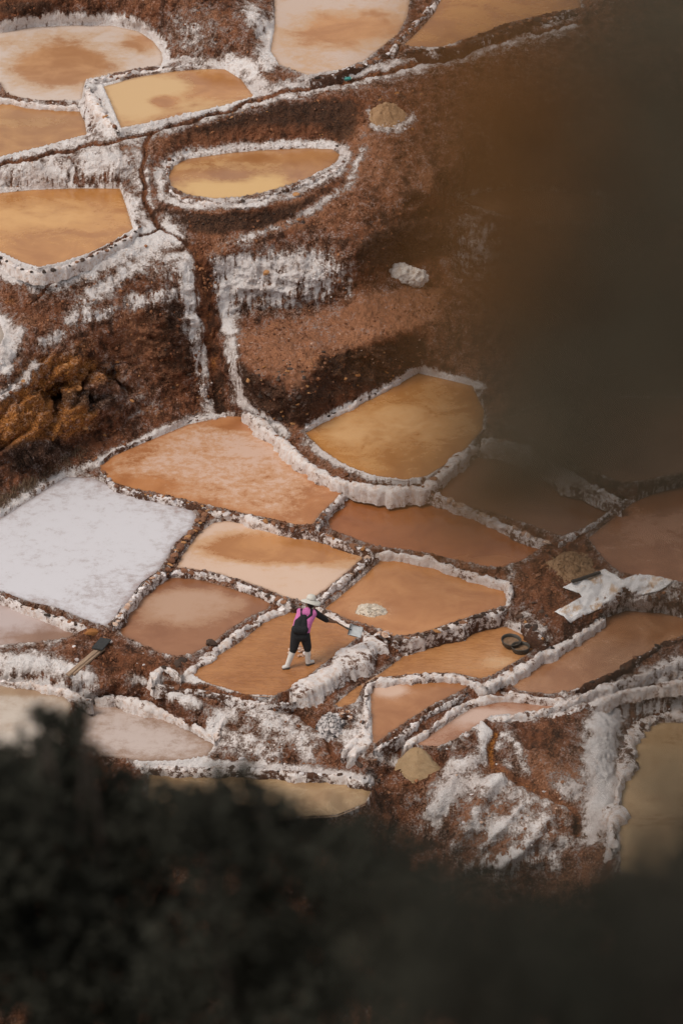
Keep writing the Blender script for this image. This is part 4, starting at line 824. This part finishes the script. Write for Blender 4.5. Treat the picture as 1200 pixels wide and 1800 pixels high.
def bar(name, p, q, wx, wy, mat, parent=None, loc=None):
    """bevelled bar from p to q"""
    p, q = Vector(p), Vector(q); L = (q-p).length; bm = bmesh.new(); bmesh.ops.create_cube(bm, size=1); bmesh.ops.scale(bm, vec=(L, wx, wy), verts=bm.verts)
    bmesh.ops.bevel(bm, geom=bm.edges[:], offset=min(wx, wy)*.18, segments=2, affect='EDGES')
    me = bpy.data.meshes.new(name); bm.to_mesh(me); bm.free()
    o = link(name, me, mat, parent); x = (q-p).normalized(); o.rotation_euler = x.to_track_quat('X', 'Z').to_euler(); o.location = (p+q)/2 - (Vector(parent.location) if parent else Vector((0,0,0))); return o
BLK = plain('black_rubber', (.03,.03,.03), .6, .3, 30); WOODM = None
def wood():
    m = NB('weathered_plank'); g = m.noise(9, 6, .6, vec=m.obj(), stretch=(.6, 14, 14)); f = m.noise(60, 4, .6)
    c = m.mix(m.step(g, .35, .65), (.17,.11,.075), (.36,.26,.185)); m.bump(g, .6, .01); return m.fin(c, .85, .2)
WOODM = wood()
up = Vector((0, 0, .06))
a, b = ground(1004, 1030), ground(1054, 1013); o = bar('black_bar', a+up*1.6, b+up*1.6, .07, .05, BLK); tag(o, 'straight black bar lying on the white sheeting', 'bar')
e = empty('plank', ground(152, 1168)); tag(e, 'weathered grey board pair with black end on the brown dirt at left', 'plank')
a, b = ground(124, 1190)+up*.9, ground(178, 1144)+up*.9; lat_ = Vector((.10, .06, 0))
bar('board', a-lat_*.52, b-lat_*.52, .105, .05, WOODM, e); bar('board', a+lat_*.52-Vector((0, .03, 0)), b+lat_*.52, .10, .05, WOODM, e)
a2, b2 = ground(171, 1149)+up*1.7, ground(187, 1130)+up*1.6; bar('rubber_sleeve', a2, b2, .24, .03, BLK, e)

def sack():
    e = empty('white_sack', ground(716, 496)); tag(e, 'crumpled white sack slumped in the hollow above the ledge', 'sack')
    for nm, c, r, sd, sq in (('sack_body', (-.16, 0, .2), .30, 1, (1.0, .7, .8)), ('sack_neck', (.2, -.05, .14), .24, 2, (1.05, .7, .9))):
        bm = bmesh.new(); bmesh.ops.create_icosphere(bm, subdivisions=5, radius=r); V = np.array([tuple(v.co) for v in bm.verts])
        n = fbm(V+sd*5, 4.5, 4, .55, ridged=True); k = .68+.55*n
        for v, kk in zip(bm.verts, k): v.co = Vector((v.co.x*sq[0], v.co.y*sq[1], v.co.z*sq[2]))*float(kk) + Vector(c)
        me = bpy.data.meshes.new(nm); bm.to_mesh(me); bm.free(); me.polygons.foreach_set('use_smooth', np.ones(len(me.polygons), bool)); link(nm, me, SACK, e)
SACK = sack_mat(); sack()
TUBM = plain('dark_tub_rubber', (.05,.042,.034), .55, .35, 25, .4)
TUBI = plain('tub_brine_inside', (.20,.12,.07), .35, .3, 12, .4)
def tub(u, v, z, r, label, tilt):
    e = empty('round_tub', W(u, v, z)); tag(e, label, 'tub', 'tubs in the rippled pan'); e.rotation_euler = tilt
    n = 40
    def lathe(nm, pr, mat):
        V = [(q*cos(2*pi*k/n), q*sin(2*pi*k/n), h) for q, h in pr for k in range(n)]; F = [(i*n+k, i*n+(k+1) % n, (i+1)*n+(k+1) % n, (i+1)*n+k) for i in range(len(pr)-1) for k in range(n)]
        return link(nm, mesh_np(nm, np.array(V), np.array(F)), mat, e)
    lathe('tub_shell', [(r*.7, -.02), (r*.92, .03), (r, .10), (r*1.05, .115), (r*1.05, .13), (r*.97, .13), (r*.92, .09), (r*.86, .045)], TUBM)
    lathe('tub_floor', [(r*.9, .062), (r*.5, .055), (.001, .053)], TUBI)
tub(897, 1133, .14, .20, 'rear of two dark round tubs in the rippled pan, leaning on the other', (radians(6), radians(4), 0))
tub(914, 1145, .10, .185, 'front of two dark round tubs in the rippled pan', (0, 0, 0))
TEAL = plain('teal_plastic', (.03,.22,.20), .4, .2, 20, .5)
e = empty('teal_bottle', ground(612, 143)); tag(e, 'small teal plastic bottle lying in the long channel near the top', 'bottle')
def tube(nm, p, q, r0, r1, mat, parent, n=14):
    p, q = Vector(p), Vector(q); z = (q-p); L = z.length; R = z.to_track_quat('Z', 'Y').to_matrix(); V = []; pr = [(0, .001), (0, r0*.8), (.04*L, r0), (.5*L, (r0+r1)/2), (.96*L, r1), (L, r1*.8), (L, .001)]
    for h, rr in pr:
        for k in range(n): V.append(tuple(p + R @ Vector((rr*cos(2*pi*k/n), rr*sin(2*pi*k/n), h))))
    F = [(i*n+k, i*n+(k+1) % n, (i+1)*n+(k+1) % n, (i+1)*n+k) for i in range(len(pr)-1) for k in range(n)]
    return link(nm, mesh_np(nm, np.array(V), np.array(F)), mat, parent)
tube('bottle_body', (-.09, 0, .05), (.06, .02, .07), .045, .042, TEAL, e); tube('bottle_cap', (.06, .02, .07), (.10, .025, .075), .018, .018, plain('pale_cap', (.5,.55,.5), .4), e)

# ------------------------------------------------------------------ the worker
def capsules(nm, caps, mat, parent, voxel=.012, smooth=6, ns=14):
    bm = bmesh.new()
    for p, r0, q, r1 in caps:
        p, q = Vector(p), Vector(q); ax = q-p; L = max(ax.length, 1e-4); R = ax.to_track_quat('Z', 'Y').to_matrix() if ax.length > 1e-4 else Matrix.Identity(3)
        rings = []
        pr = [(-r0*cos(a), r0*sin(a)) for a in np.linspace(.15, pi/2, 5)] + [(L+r1*sin(a), r1*cos(a)) for a in np.linspace(0, pi/2-.15, 5)]
        for h, rr in pr: rings.append([bm.verts.new(p + R @ Vector((rr*cos(2*pi*k/ns), rr*sin(2*pi*k/ns), h))) for k in range(ns)])
        for i in range(len(rings)-1):
            for k in range(ns): bm.faces.new((rings[i][k], rings[i][(k+1) % ns], rings[i+1][(k+1) % ns], rings[i+1][k]))
        bm.faces.new(rings[0][::-1]); bm.faces.new(rings[-1])
    me = bpy.data.meshes.new(nm); bm.to_mesh(me); bm.free(); o = link(nm, me, mat, parent)
    m = o.modifiers.new('skin', 'REMESH'); m.mode = 'VOXEL'; m.voxel_size = voxel; m.use_smooth_shade = True
    if smooth: s = o.modifiers.new('soft', 'SMOOTH'); s.factor = .5; s.iterations = smooth
    return o
SKIN = plain('brown_skin', (.17,.085,.05), .6, .15, 20); PINK = plain('pink_shirt', (.50,.14,.34), .8, .12, 30, .2); BLACK = plain('black_cloth', (.018,.018,.02), .85, .3, 40, .2)
BOOT = plain('white_rubber_boot', (.54,.52,.50), .4, .08, 18, .4); HATM = plain('pale_straw_hat', (.52,.50,.46), .8, .10, 60, .2); HAIR = plain('black_hair', (.012,.01,.009), .5, .2, 60); SOLE = plain('dark_sole', (.06,.05,.045), .7)
wp = empty('person', W(523, 1174, .385)); tag(wp, 'worker in pink shirt, black overalls, white boots and pale hat, swinging a shovel', 'person')
aL, kL, hL = (-.20,.0,.07), (-.075,.05,.42), (-.02,.09,.74); aR, kR, hR = (.205,.14,.07), (.20,.11,.41), (.135,.10,.74)
hip = (.057,.10,.76); sL, sR = (.05,.30,1.13), (.335,.32,1.11); nk = (.20,.34,1.17); hd = (.265,.43,1.25)
eR, wR = (.56,.44,.85), (.715,.575,.735); eL, wL = (.24,.58,.90), (.455,.615,.905)
def mid(a, b, t): return tuple(a[i]+(b[i]-a[i])*t for i in range(3))
grip1, grip2, bl0 = Vector((.49,.62,.885)), Vector((.76,.605,.715)), Vector((1.03,.60,.545))
def hand(w, g, side, out):
    w, g = Vector(w), Vector(g); hd_ = (bl0-grip1).normalized(); arm = (g-w).normalized(); pal = g - arm*.012 + Vector((0, -.018, .012)); c = []
    c.append((w, .024, pal, .03)); nrm = hd_.cross(arm).normalized()
    for i, (o_, l) in enumerate(((-.033, .9), (-.011, 1.0), (.011, .95), (.032, .78))):
        b0 = pal + hd_*o_ + arm*.012; b1 = b0 + arm*.026*l + Vector((0, -.006, .014)); b2 = b1 + arm*.016*l + Vector((0, .016, -.018)); b3 = b2 + Vector((0, .006, -.02))*l - arm*.012
        c += [(b0, .0105, b1, .010), (b1, .010, b2, .0092), (b2, .0092, b3, .008)]
    t0 = pal - hd_*.026*side; t1 = t0 - hd_*.018*side + Vector((0, -.012, -.012)); t2 = t1 + arm*.018 + Vector((0, .004, -.018)); c += [(t0, .013, t1, .0115), (t1, .0115, t2, .009)]
    return c
body = [(hip, .10, mid(hip, nk, .45), .08), (mid(hip, nk, .45), .08, mid(hip, nk, .85), .07), (sL, .06, sR, .06), (mid(hip, nk, .85), .07, nk, .05), (nk, .048, hd, .052),
        (hd, .082, (.275,.45,1.28), .088), ((.285,.50,1.235), .05, (.275,.46,1.27), .07), ((.292,.535,1.245), .014, (.287,.52,1.262), .012), ((.205,.455,1.255), .016, (.205,.455,1.275), .018), ((.355,.445,1.25), .016, (.355,.445,1.27), .018),
        (hL, .09, kL, .062), (kL, .058, aL, .04), (hR, .09, kR, .062), (kR, .058, aR, .04), (aL, .036, (-.27,-.03,.03), .03), (aR, .036, (.285,.17,.035), .03),
        (sR, .058, eR, .043), (eR, .042, wR, .028), (sL, .055, eL, .042), (eL, .042, wL, .027)] + hand(wR, grip2, 1, 0) + hand(wL, grip1, -1, 0)
b = capsules('body', body, SKIN, wp, .0085, 3)
for nm, sx in (('eye', -.03), ('eye', .035)):
    capsules(nm, [((.287+sx, .524, 1.283), .009, (.287+sx, .526, 1.283), .009)], plain('eye_white', (.5,.48,.45), .3), wp, .003, 0)
capsules('mouth', [((.27,.525,1.205), .006, (.305,.523,1.205), .006)], plain('lips', (.2,.07,.055), .5), wp, .003, 0)
capsules('hair', [((.265,.40,1.29), .088, (.262,.385,1.24), .075), ((.25,.37,1.22), .06, (.235,.35,1.17), .035)], HAIR, wp, .01, 3)
# shirt: torso columns, short pink sleeve on the left, black sleeves
tl, tr = (-.01,.10,.74), (.125,.10,.74); ml, mr = (.03,.19,.95), (.19,.20,.94); ul, ur = (.075,.285,1.105), (.31,.30,1.09)
capsules('shirt', [(tl, .118, ml, .108), (tr, .118, mr, .108), (ml, .108, ul, .088), (mr, .108, ur, .085), (tl, .118, tr, .118), (ml, .108, mr, .108), (ul, .088, ur, .085), (mid(ul, ur, .5), .09, (.2,.33,1.155), .062), (sL, .07, mid(sL, eL, .55), .062)], PINK, wp, .011, 5)
capsules('sleeve', [(mid(sR, eR, .05), .072, mid(sR, eR, .55), .064), (mid(sR, eR, .55), .064, mid(eR, wR, .12), .050)], BLACK, wp, .009, 3)
capsules('sleeve', [(mid(sL, eL, .6), .063, eL, .052), (eL, .052, mid(eL, wL, .4), .042)], BLACK, wp, .009, 3)
# overall bib on the back with two straps
dv = Vector((-.012, -.045, .016))
def sh(p, k=1.0): return tuple(Vector(p)+dv*k)
capsules('overall_bib', [(sh((.02,.12,.80)), .108, sh((.045,.19,.95)), .094), (sh((.115,.12,.80)), .108, sh((.135,.195,.95)), .092), (sh((.02,.12,.80)), .108, sh((.115,.12,.80)), .108), (sh((.045,.19,.95), 1.1), .092, sh((.11,.24,1.03), 1.1), .072), (sh((.135,.195,.95), 1.1), .09, sh((.145,.245,1.03), 1.1), .07)], BLACK, wp, .01, 4)
capsules('waist_pouch', [(sh((-.01,.10,.845), 1.55), .095, sh((.145,.105,.835), 1.55), .095)], BLACK, wp, .01, 4)
for x0, x1 in ((.075, .075), (.175, .275)):
    p0, p1, p2 = (x0, .165, 1.03), (x1, .205, 1.115), (x1+.004, .275, 1.185)
    capsules('strap', [(p0, .026, p1, .026), (p1, .026, p2, .026)], BLACK, wp, .007, 2)
capsules('shorts', [((.0,.095,.70), .132, (.115,.095,.70), .132), (hL, .118, mid(hL, kL, .95), .086), (hR, .116, mid(hR, kR, .95), .086), (mid(hL, kL, .95), .086, mid(kL, aL, .12), .074), (mid(hR, kR, .95), .086, mid(kR, aR, .12), .074)], BLACK, wp, .011, 5)
for (k_, a_, t_) in ((kL, aL, (-.275,-.035,.035)), (kR, aR, (.30,.185,.04))):
    bo = capsules('boot', [(mid(k_, a_, .16), .066, mid(k_, a_, .6), .058), (mid(k_, a_, .6), .058, (a_[0], a_[1], .065), .052), ((a_[0], a_[1]-.01, .045), .046, t_, .040)], BOOT, wp, .009, 4)
    capsules('sole', [((a_[0], a_[1]-.02, .012), .046, (t_[0], t_[1], .010), .040)], SOLE, bo, .01, 2)
def hat():
    n = 48; c = Vector((.27,.44,1.315)); tilt = Matrix.Rotation(radians(-20), 3, 'X') @ Matrix.Rotation(radians(10), 3, 'Y'); V = []; pr = [(.001, .115), (.05, .112), (.082, .09), (.096, .04), (.102, .0), (.14, -.012), (.18, -.03), (.205, -.05), (.203, -.058), (.14, -.022), (.10, -.008)]
    for r_, h in pr:
        for k in range(n):
            a = 2*pi*k/n; hh = h + (.016*sin(2*a+.6)+.010*sin(3*a))*max(0, (r_-.1)/.1); V.append(tuple(c + tilt @ Vector((r_*cos(a), r_*sin(a), hh))))
    F = [(i*n+k, i*n+(k+1) % n, (i+1)*n+(k+1) % n, (i+1)*n+k) for i in range(len(pr)-1) for k in range(n)]
    h = link('sun_hat', mesh_np('sun_hat', np.array(V), np.array(F)), HATM, wp)
    V = []; pr = [(.1015, .002), (.1035, .004), (.099, .034), (.097, .036)]
    for r_, hh in pr:
        for k in range(n): a = 2*pi*k/n; V.append(tuple(c + tilt @ Vector((r_*cos(a)*1.01, r_*sin(a)*1.01, hh))))
    F = [(i*n+k, i*n+(k+1) % n, (i+1)*n+(k+1) % n, (i+1)*n+k) for i in range(len(pr)-1) for k in range(n)]
    link('hat_band', mesh_np('hat_band', np.array(V), np.array(F)), plain('hat_band_grey', (.42,.40,.37), .8), h)
hat()
# shovel
shv = empty('shovel', tuple(wp.location)); tag(shv, 'square bladed shovel with thin dark handle held by the worker', 'shovel')
HW = plain('worn_handle', (.11,.06,.035), .6, .3, 30); STEEL = plain('worn_steel', (.48,.50,.52), .45, .12, 14, .5); STEELD = plain('dark_steel_edge', (.05,.05,.05), .5)
d_ = (bl0-grip1).normalized()
tube('handle', grip1-d_*.06, bl0+d_*.03, .014, .016, HW, shv); tube('grip', grip1-d_*.10, grip1-d_*.04, .022, .02, HW, shv)
xb = Vector((.96, -.02, -.28)).normalized(); nb_ = Vector((.12, -.78, .62)); nb_ = (nb_ - xb*nb_.dot(xb)).normalized(); yb = nb_.cross(xb)
def blade():
    nx, ny = 12, 10; V = []; F = []
    for i in range(nx+1):
        for j in range(ny+1):
            x = i/nx*.27; y = (j/ny-.5)*(.235 - .015*(i/nx)); e_ = max(0, (abs(y)-.085)/.03); h = .035*min(1, e_)**1.5*(1-.7*i/nx) + .03*max(0, 1-x/.05)
            V.append(tuple(bl0 + xb*x + yb*y + nb_*h))
    for i in range(nx):
        for j in range(ny): a = i*(ny+1)+j; F.append((a, a+1, a+ny+2, a+ny+1))
    me = mesh_np('blade', np.array(V), np.array(F)); o = link('blade', me, STEEL, shv); s = o.modifiers.new('t', 'SOLIDIFY'); s.thickness = .004; s.offset = 0
    P = [bl0+yb*-.118+nb_*.04, bl0+yb*.118+nb_*.04]; tube('blade_rim', P[0], P[1], .012, .012, STEELD, shv)
    for sgn in (-1, 1): tube('blade_rim', bl0+yb*.116*sgn+nb_*.04, bl0+xb*.2+yb*.11*sgn+nb_*.014, .007, .005, STEELD, shv)
blade(); tube('socket', bl0-d_*.08, bl0+xb*.05+nb_*.012, .02, .016, STEELD, shv)

# ------------------------------------------------------------------ dry weeds at the foot of the cliff
def weeds():
    V, F = [], []; r = random.Random(3)
    for i in range(150):
        u = r.choice((r.uniform(-20, 70), r.uniform(0, 150))); v = 905 - u*.62 - r.uniform(8, 30); p = ground(u, v)
        for k in range(7):
            a = r.uniform(0, 6.28); h = r.uniform(.06, .16); d = Vector((cos(a)*.4, sin(a)*.4, 1)).normalized(); s = Vector((-sin(a), cos(a), 0))*.006
            b0 = len(V); q = p + Vector((r.uniform(-.06, .06), r.uniform(-.06, .06), 0)); V += [tuple(q-s), tuple(q+s), tuple(q+d*h)]; F.append((b0, b0+1, b0+2))
    o = link('dry_weeds', mesh_np('dry_weeds', np.array(V), np.array(F)), plain('dry_weed', (.16,.11,.07), .8, .4, 9)); tag(o, 'dry brown weeds at the foot of the cliff at left', 'weeds', None, 'stuff')
weeds()

# ------------------------------------------------------------------ the near side of the ravine, where the photographer stands
def near_slope():
    ys = np.concatenate([np.linspace(-100, -60, 60), np.linspace(-59, -24, 40)]); xs = np.linspace(-30, 30, 90); X, Y = np.meshgrid(xs, ys); d = Y + 79.46
    z = np.where(d < 20, 41.15-.649*d, 41.15-.649*20-1.3*(d-20)); z = np.where(d < -6, 41.15+3.9+.3*(-6-d), z)
    V = np.stack([X, Y, z], -1).reshape(-1, 3); V[:, 2] += .18*fbm(V, .5, 4); V[:, 2] -= .1
    idx = np.arange(X.size).reshape(X.shape); Q = np.stack([idx[:-1, :-1], idx[:-1, 1:], idx[1:, 1:], idx[1:, :-1]], -1).reshape(-1, 4)
    o = link('near_slope', mesh_np('near_slope', V, Q), plain('dry_slope_soil', (.07,.055,.035), .95, .4, 6, .1)); tag(o, 'shaded near slope of the ravine under the photographer', None, None, 'structure'); return o
nslope = near_slope()
def slope_z(x, y): d = y+79.46; return 41.05 - .649*d if d < 20 else 41.05-12.98-1.3*(d-20)
def leaf_mat(name, c):
    m = NB(name); f = m.noise(6, 3, .5); return m.fin(m.mix(m.step(f, .3, .7), tuple(x*.7 for x in c), tuple(x*1.25 for x in c)), .9, 0.0)
LEAF = [leaf_mat('leaf_dark_olive', (.031,.031,.025)), leaf_mat('leaf_brownish', (.038,.035,.027)), leaf_mat('leaf_bluish', (.032,.042,.038)), leaf_mat('leaf_tan', (.094,.078,.055)), leaf_mat('leaf_amber', (.165,.078,.028))]
BARK = plain('shrub_bark', (.045,.035,.028), .9, .3, 30)
def leaves(nm, P, size, mat, parent, seed):
    r = np.random.default_rng(seed); n = len(P); base = np.array(parent.location)
    D = r.normal(size=(n, 3)); D[:, 2] = np.abs(D[:, 2])*.6+.1; D /= np.linalg.norm(D, axis=1)[:, None]
    Nn = r.normal(size=(n, 3)); Sx = np.cross(D, Nn); Sx /= np.linalg.norm(Sx, axis=1)[:, None]; K = np.cross(Sx, D)
    L = size*r.uniform(.6, 1.35, n)[:, None]; Wd_ = L*r.uniform(.24, .36, n)[:, None]
    a = P-base; V = np.stack([a, a+D*L*.45+Sx*Wd_+K*L*.08, a+D*L-K*L*.1, a+D*L*.45-Sx*Wd_+K*L*.08], 1).reshape(-1, 3)
    i = np.arange(n)[:, None]*4; T = np.concatenate([i+np.array([0, 1, 2]), i+np.array([0, 2, 3])]); return link(nm, mesh_np(nm, V, T, False), mat, parent)
def stems(root, tips, r0, parent, seed):
    bm = bmesh.new(); r = random.Random(seed); base = Vector(parent.location)
    for t in tips:
        t = Vector(t); prev = None; n = 8; midp = root.lerp(t, .5) + Vector((r.uniform(-.1, .1), r.uniform(-.1, .1), .12))*(t-root).length
        for k in range(n+1):
            s = k/n; p = root*(1-s)**2 + midp*2*s*(1-s) + t*s*s; rr = r0*(1-.85*s)
            ring = [bm.verts.new(p-base + Vector((rr*cos(a), rr*sin(a), 0))) for a in np.linspace(0, 2*pi, 7)[:-1]]
            if prev:
                for j in range(6): bm.faces.new((prev[j], prev[(j+1) % 6], ring[(j+1) % 6], ring[j]))
            prev = ring
    me = bpy.data.meshes.new('stem'); bm.to_mesh(me); bm.free(); return link('stem', me, BARK, parent)
def shrub(lobes, dist, n_per, size, mat, label, seed, rootu, name='shrub'):
    """crown of leaf filled lobes (u, v, radius px); every lobe gets its stem"""
    r = np.random.default_rng(seed); pxm = 1/(KPX*dist); c0 = Wd(rootu, 1750, dist); root = Vector((c0.x, c0.y, slope_z(c0.x, c0.y)))
    e = empty(name, root); tag(e, label, 'shrub', 'shrubs on the near slope'); P = []; tips = []
    for u, v, rp, dens in lobes:
        c = Wd(u, v, dist*(1+r.uniform(-.03, .03))); rad = rp/pxm; tips.append(tuple(c + Vector((0, 0, rad*.5))))
        k = int(n_per*dens*(rad**2)/.09); q = r.normal(size=(k, 3)); q /= np.linalg.norm(q, axis=1)[:, None]; rr = rad*r.random(k)**.42; q = q*rr[:, None]
        cl = fbm(q+np.array(c)*3.1, 2.2/rad, 2); keep = (cl > -.22) | (rr < rad*.6); q = q[keep]
        P.append(q*np.array([1, 1, .95])+np.array(c))
    leaves('foliage', np.concatenate(P), size, mat, e, seed); stems(root, tips, .012+dist*.0012, e, seed); return e
# left bush, moderately out of focus
shrub([(20,1440,140,1.2),(60,1400,120,1.2),(110,1330,62,1.1),(92,1275,30,1.3),(140,1270,28,1.2),(72,1262,20,1.2),(150,1248,14,1.2),(160,1395,80,1.1),(230,1450,105,1.2),(300,1470,105,1.1),(60,1560,200,1),(220,1600,180,1),(100,1720,210,1),(-60,1480,180,1),(-120,1650,200,1),(280,1760,180,1)], 12.5, 1900, .042, LEAF[0], 'dark bush with a pointed top filling the lower left corner', 5, 120)
shrub([(390,1440,78,.9),(345,1455,85,1),(430,1455,88,1),(395,1375,26,.45),(425,1355,20,.4),(370,1378,22,.5),(450,1380,30,.5),(500,1465,80,1.0),(470,1425,50,.8),(570,1490,85,1),(630,1520,90,1),(700,1545,85,.9),(450,1570,150,1),(600,1630,150,1),(400,1720,170,1),(560,1760,170,1),(720,1690,140,1)], 10.5, 1900, .038, LEAF[0], 'dark feathery bush across the bottom centre', 6, 520)
shrub([(730,1640,130,.9),(860,1700,140,1),(980,1720,150,1),(1100,1690,150,1),(1200,1640,150,1),(1300,1620,160,1),(800,1790,160,1),(1000,1800,170,1),(1180,1790,180,1)], 6.0, 2600, .032, LEAF[1], 'brownish dark bush along the bottom right', 7, 1000)
# leaves close to the lens: heavily blurred veil
def veil(blobs_, d0, d1, n, size, mat, label, seed, root, tips_uv, lamb=1.0):
    r = np.random.default_rng(seed); e = empty('leafy_shrub', root); tag(e, label, 'shrub', 'shrubs on the near slope'); P = []
    tot = sum(ru*rv*a for u, v, ru, rv, a in blobs_)
    for u, v, ru, rv, a in blobs_:
        k = int(n*ru*rv*a/tot); q = r.normal(size=(k, 2))*.62
        for x, y in q: P.append(tuple(Wd(u+x*ru, v+y*rv, r.uniform(d0, d1))))
    leaves('foliage', np.array(P), size, mat, e, seed); stems(Vector(root), [tuple(Wd(u, v, (d0+d1)/2)) for u, v in tips_uv], .007, e, seed); return e
veil([(1190,300,190,340,1.15),(1050,300,150,260,.65),(1230,60,150,120,1.0),(900,600,80,110,.8),(960,640,120,140,1.1),(1100,560,160,160,1.0),(1180,680,140,120,.8),(880,800,110,80,1.7),(1010,840,110,70,2.6),(890,860,100,50,2.4),(1090,1110,38,38,1.3),(1190,1100,80,80,.4),(1150,1410,110,70,.8),(1240,1340,90,90,.7),(1100,770,130,60,.55),(1220,780,110,70,.5),(960,890,90,50,1.6),(1140,920,90,70,.4),(1500,500,260,600,1.2),(1160,930,90,70,.35)], 1.25, 1.75, 2700, .0165, LEAF[3], 'blurred dark leaves hanging close to the lens on the right', 8, (.75, -77.6, slope_z(.75, -77.6)), [(1180,300),(1000,400),(900,600),(1000,750),(1150,600),(1090,1100),(1250,100)])
veil([(1120,1560,160,70,1.1),(1230,1480,120,90,.9),(960,1640,160,70,1.3),(760,1560,130,80,1.0),(680,1470,90,60,.5),(860,1600,120,60,1.0),(1000,1750,300,120,1.3),(1200,1650,150,90,1.3)], 2.6, 3.4, 900, .024, LEAF[0], 'blurred dark leaves close to the lens along the bottom right', 9, (.5, -76.9, slope_z(.5, -76.9)), [(1120,1580),(960,1640),(760,1600),(1200,1600),(1000,1750)])
veil([(940,300,120,190,.5),(830,300,100,170,.28),(850,190,140,120,.3),(850,545,90,110,.7),(780,420,70,120,.16),(820,935,100,45,2.0),(900,900,100,60,1.4),(900,480,60,50,.15)], 1.3, 1.7, 680, .0165, LEAF[4], 'amber brown blurred sprig nearest the lens, right of centre', 12, (.45, -77.9, slope_z(.45, -77.9)), [(930,330),(850,520),(850,880)])
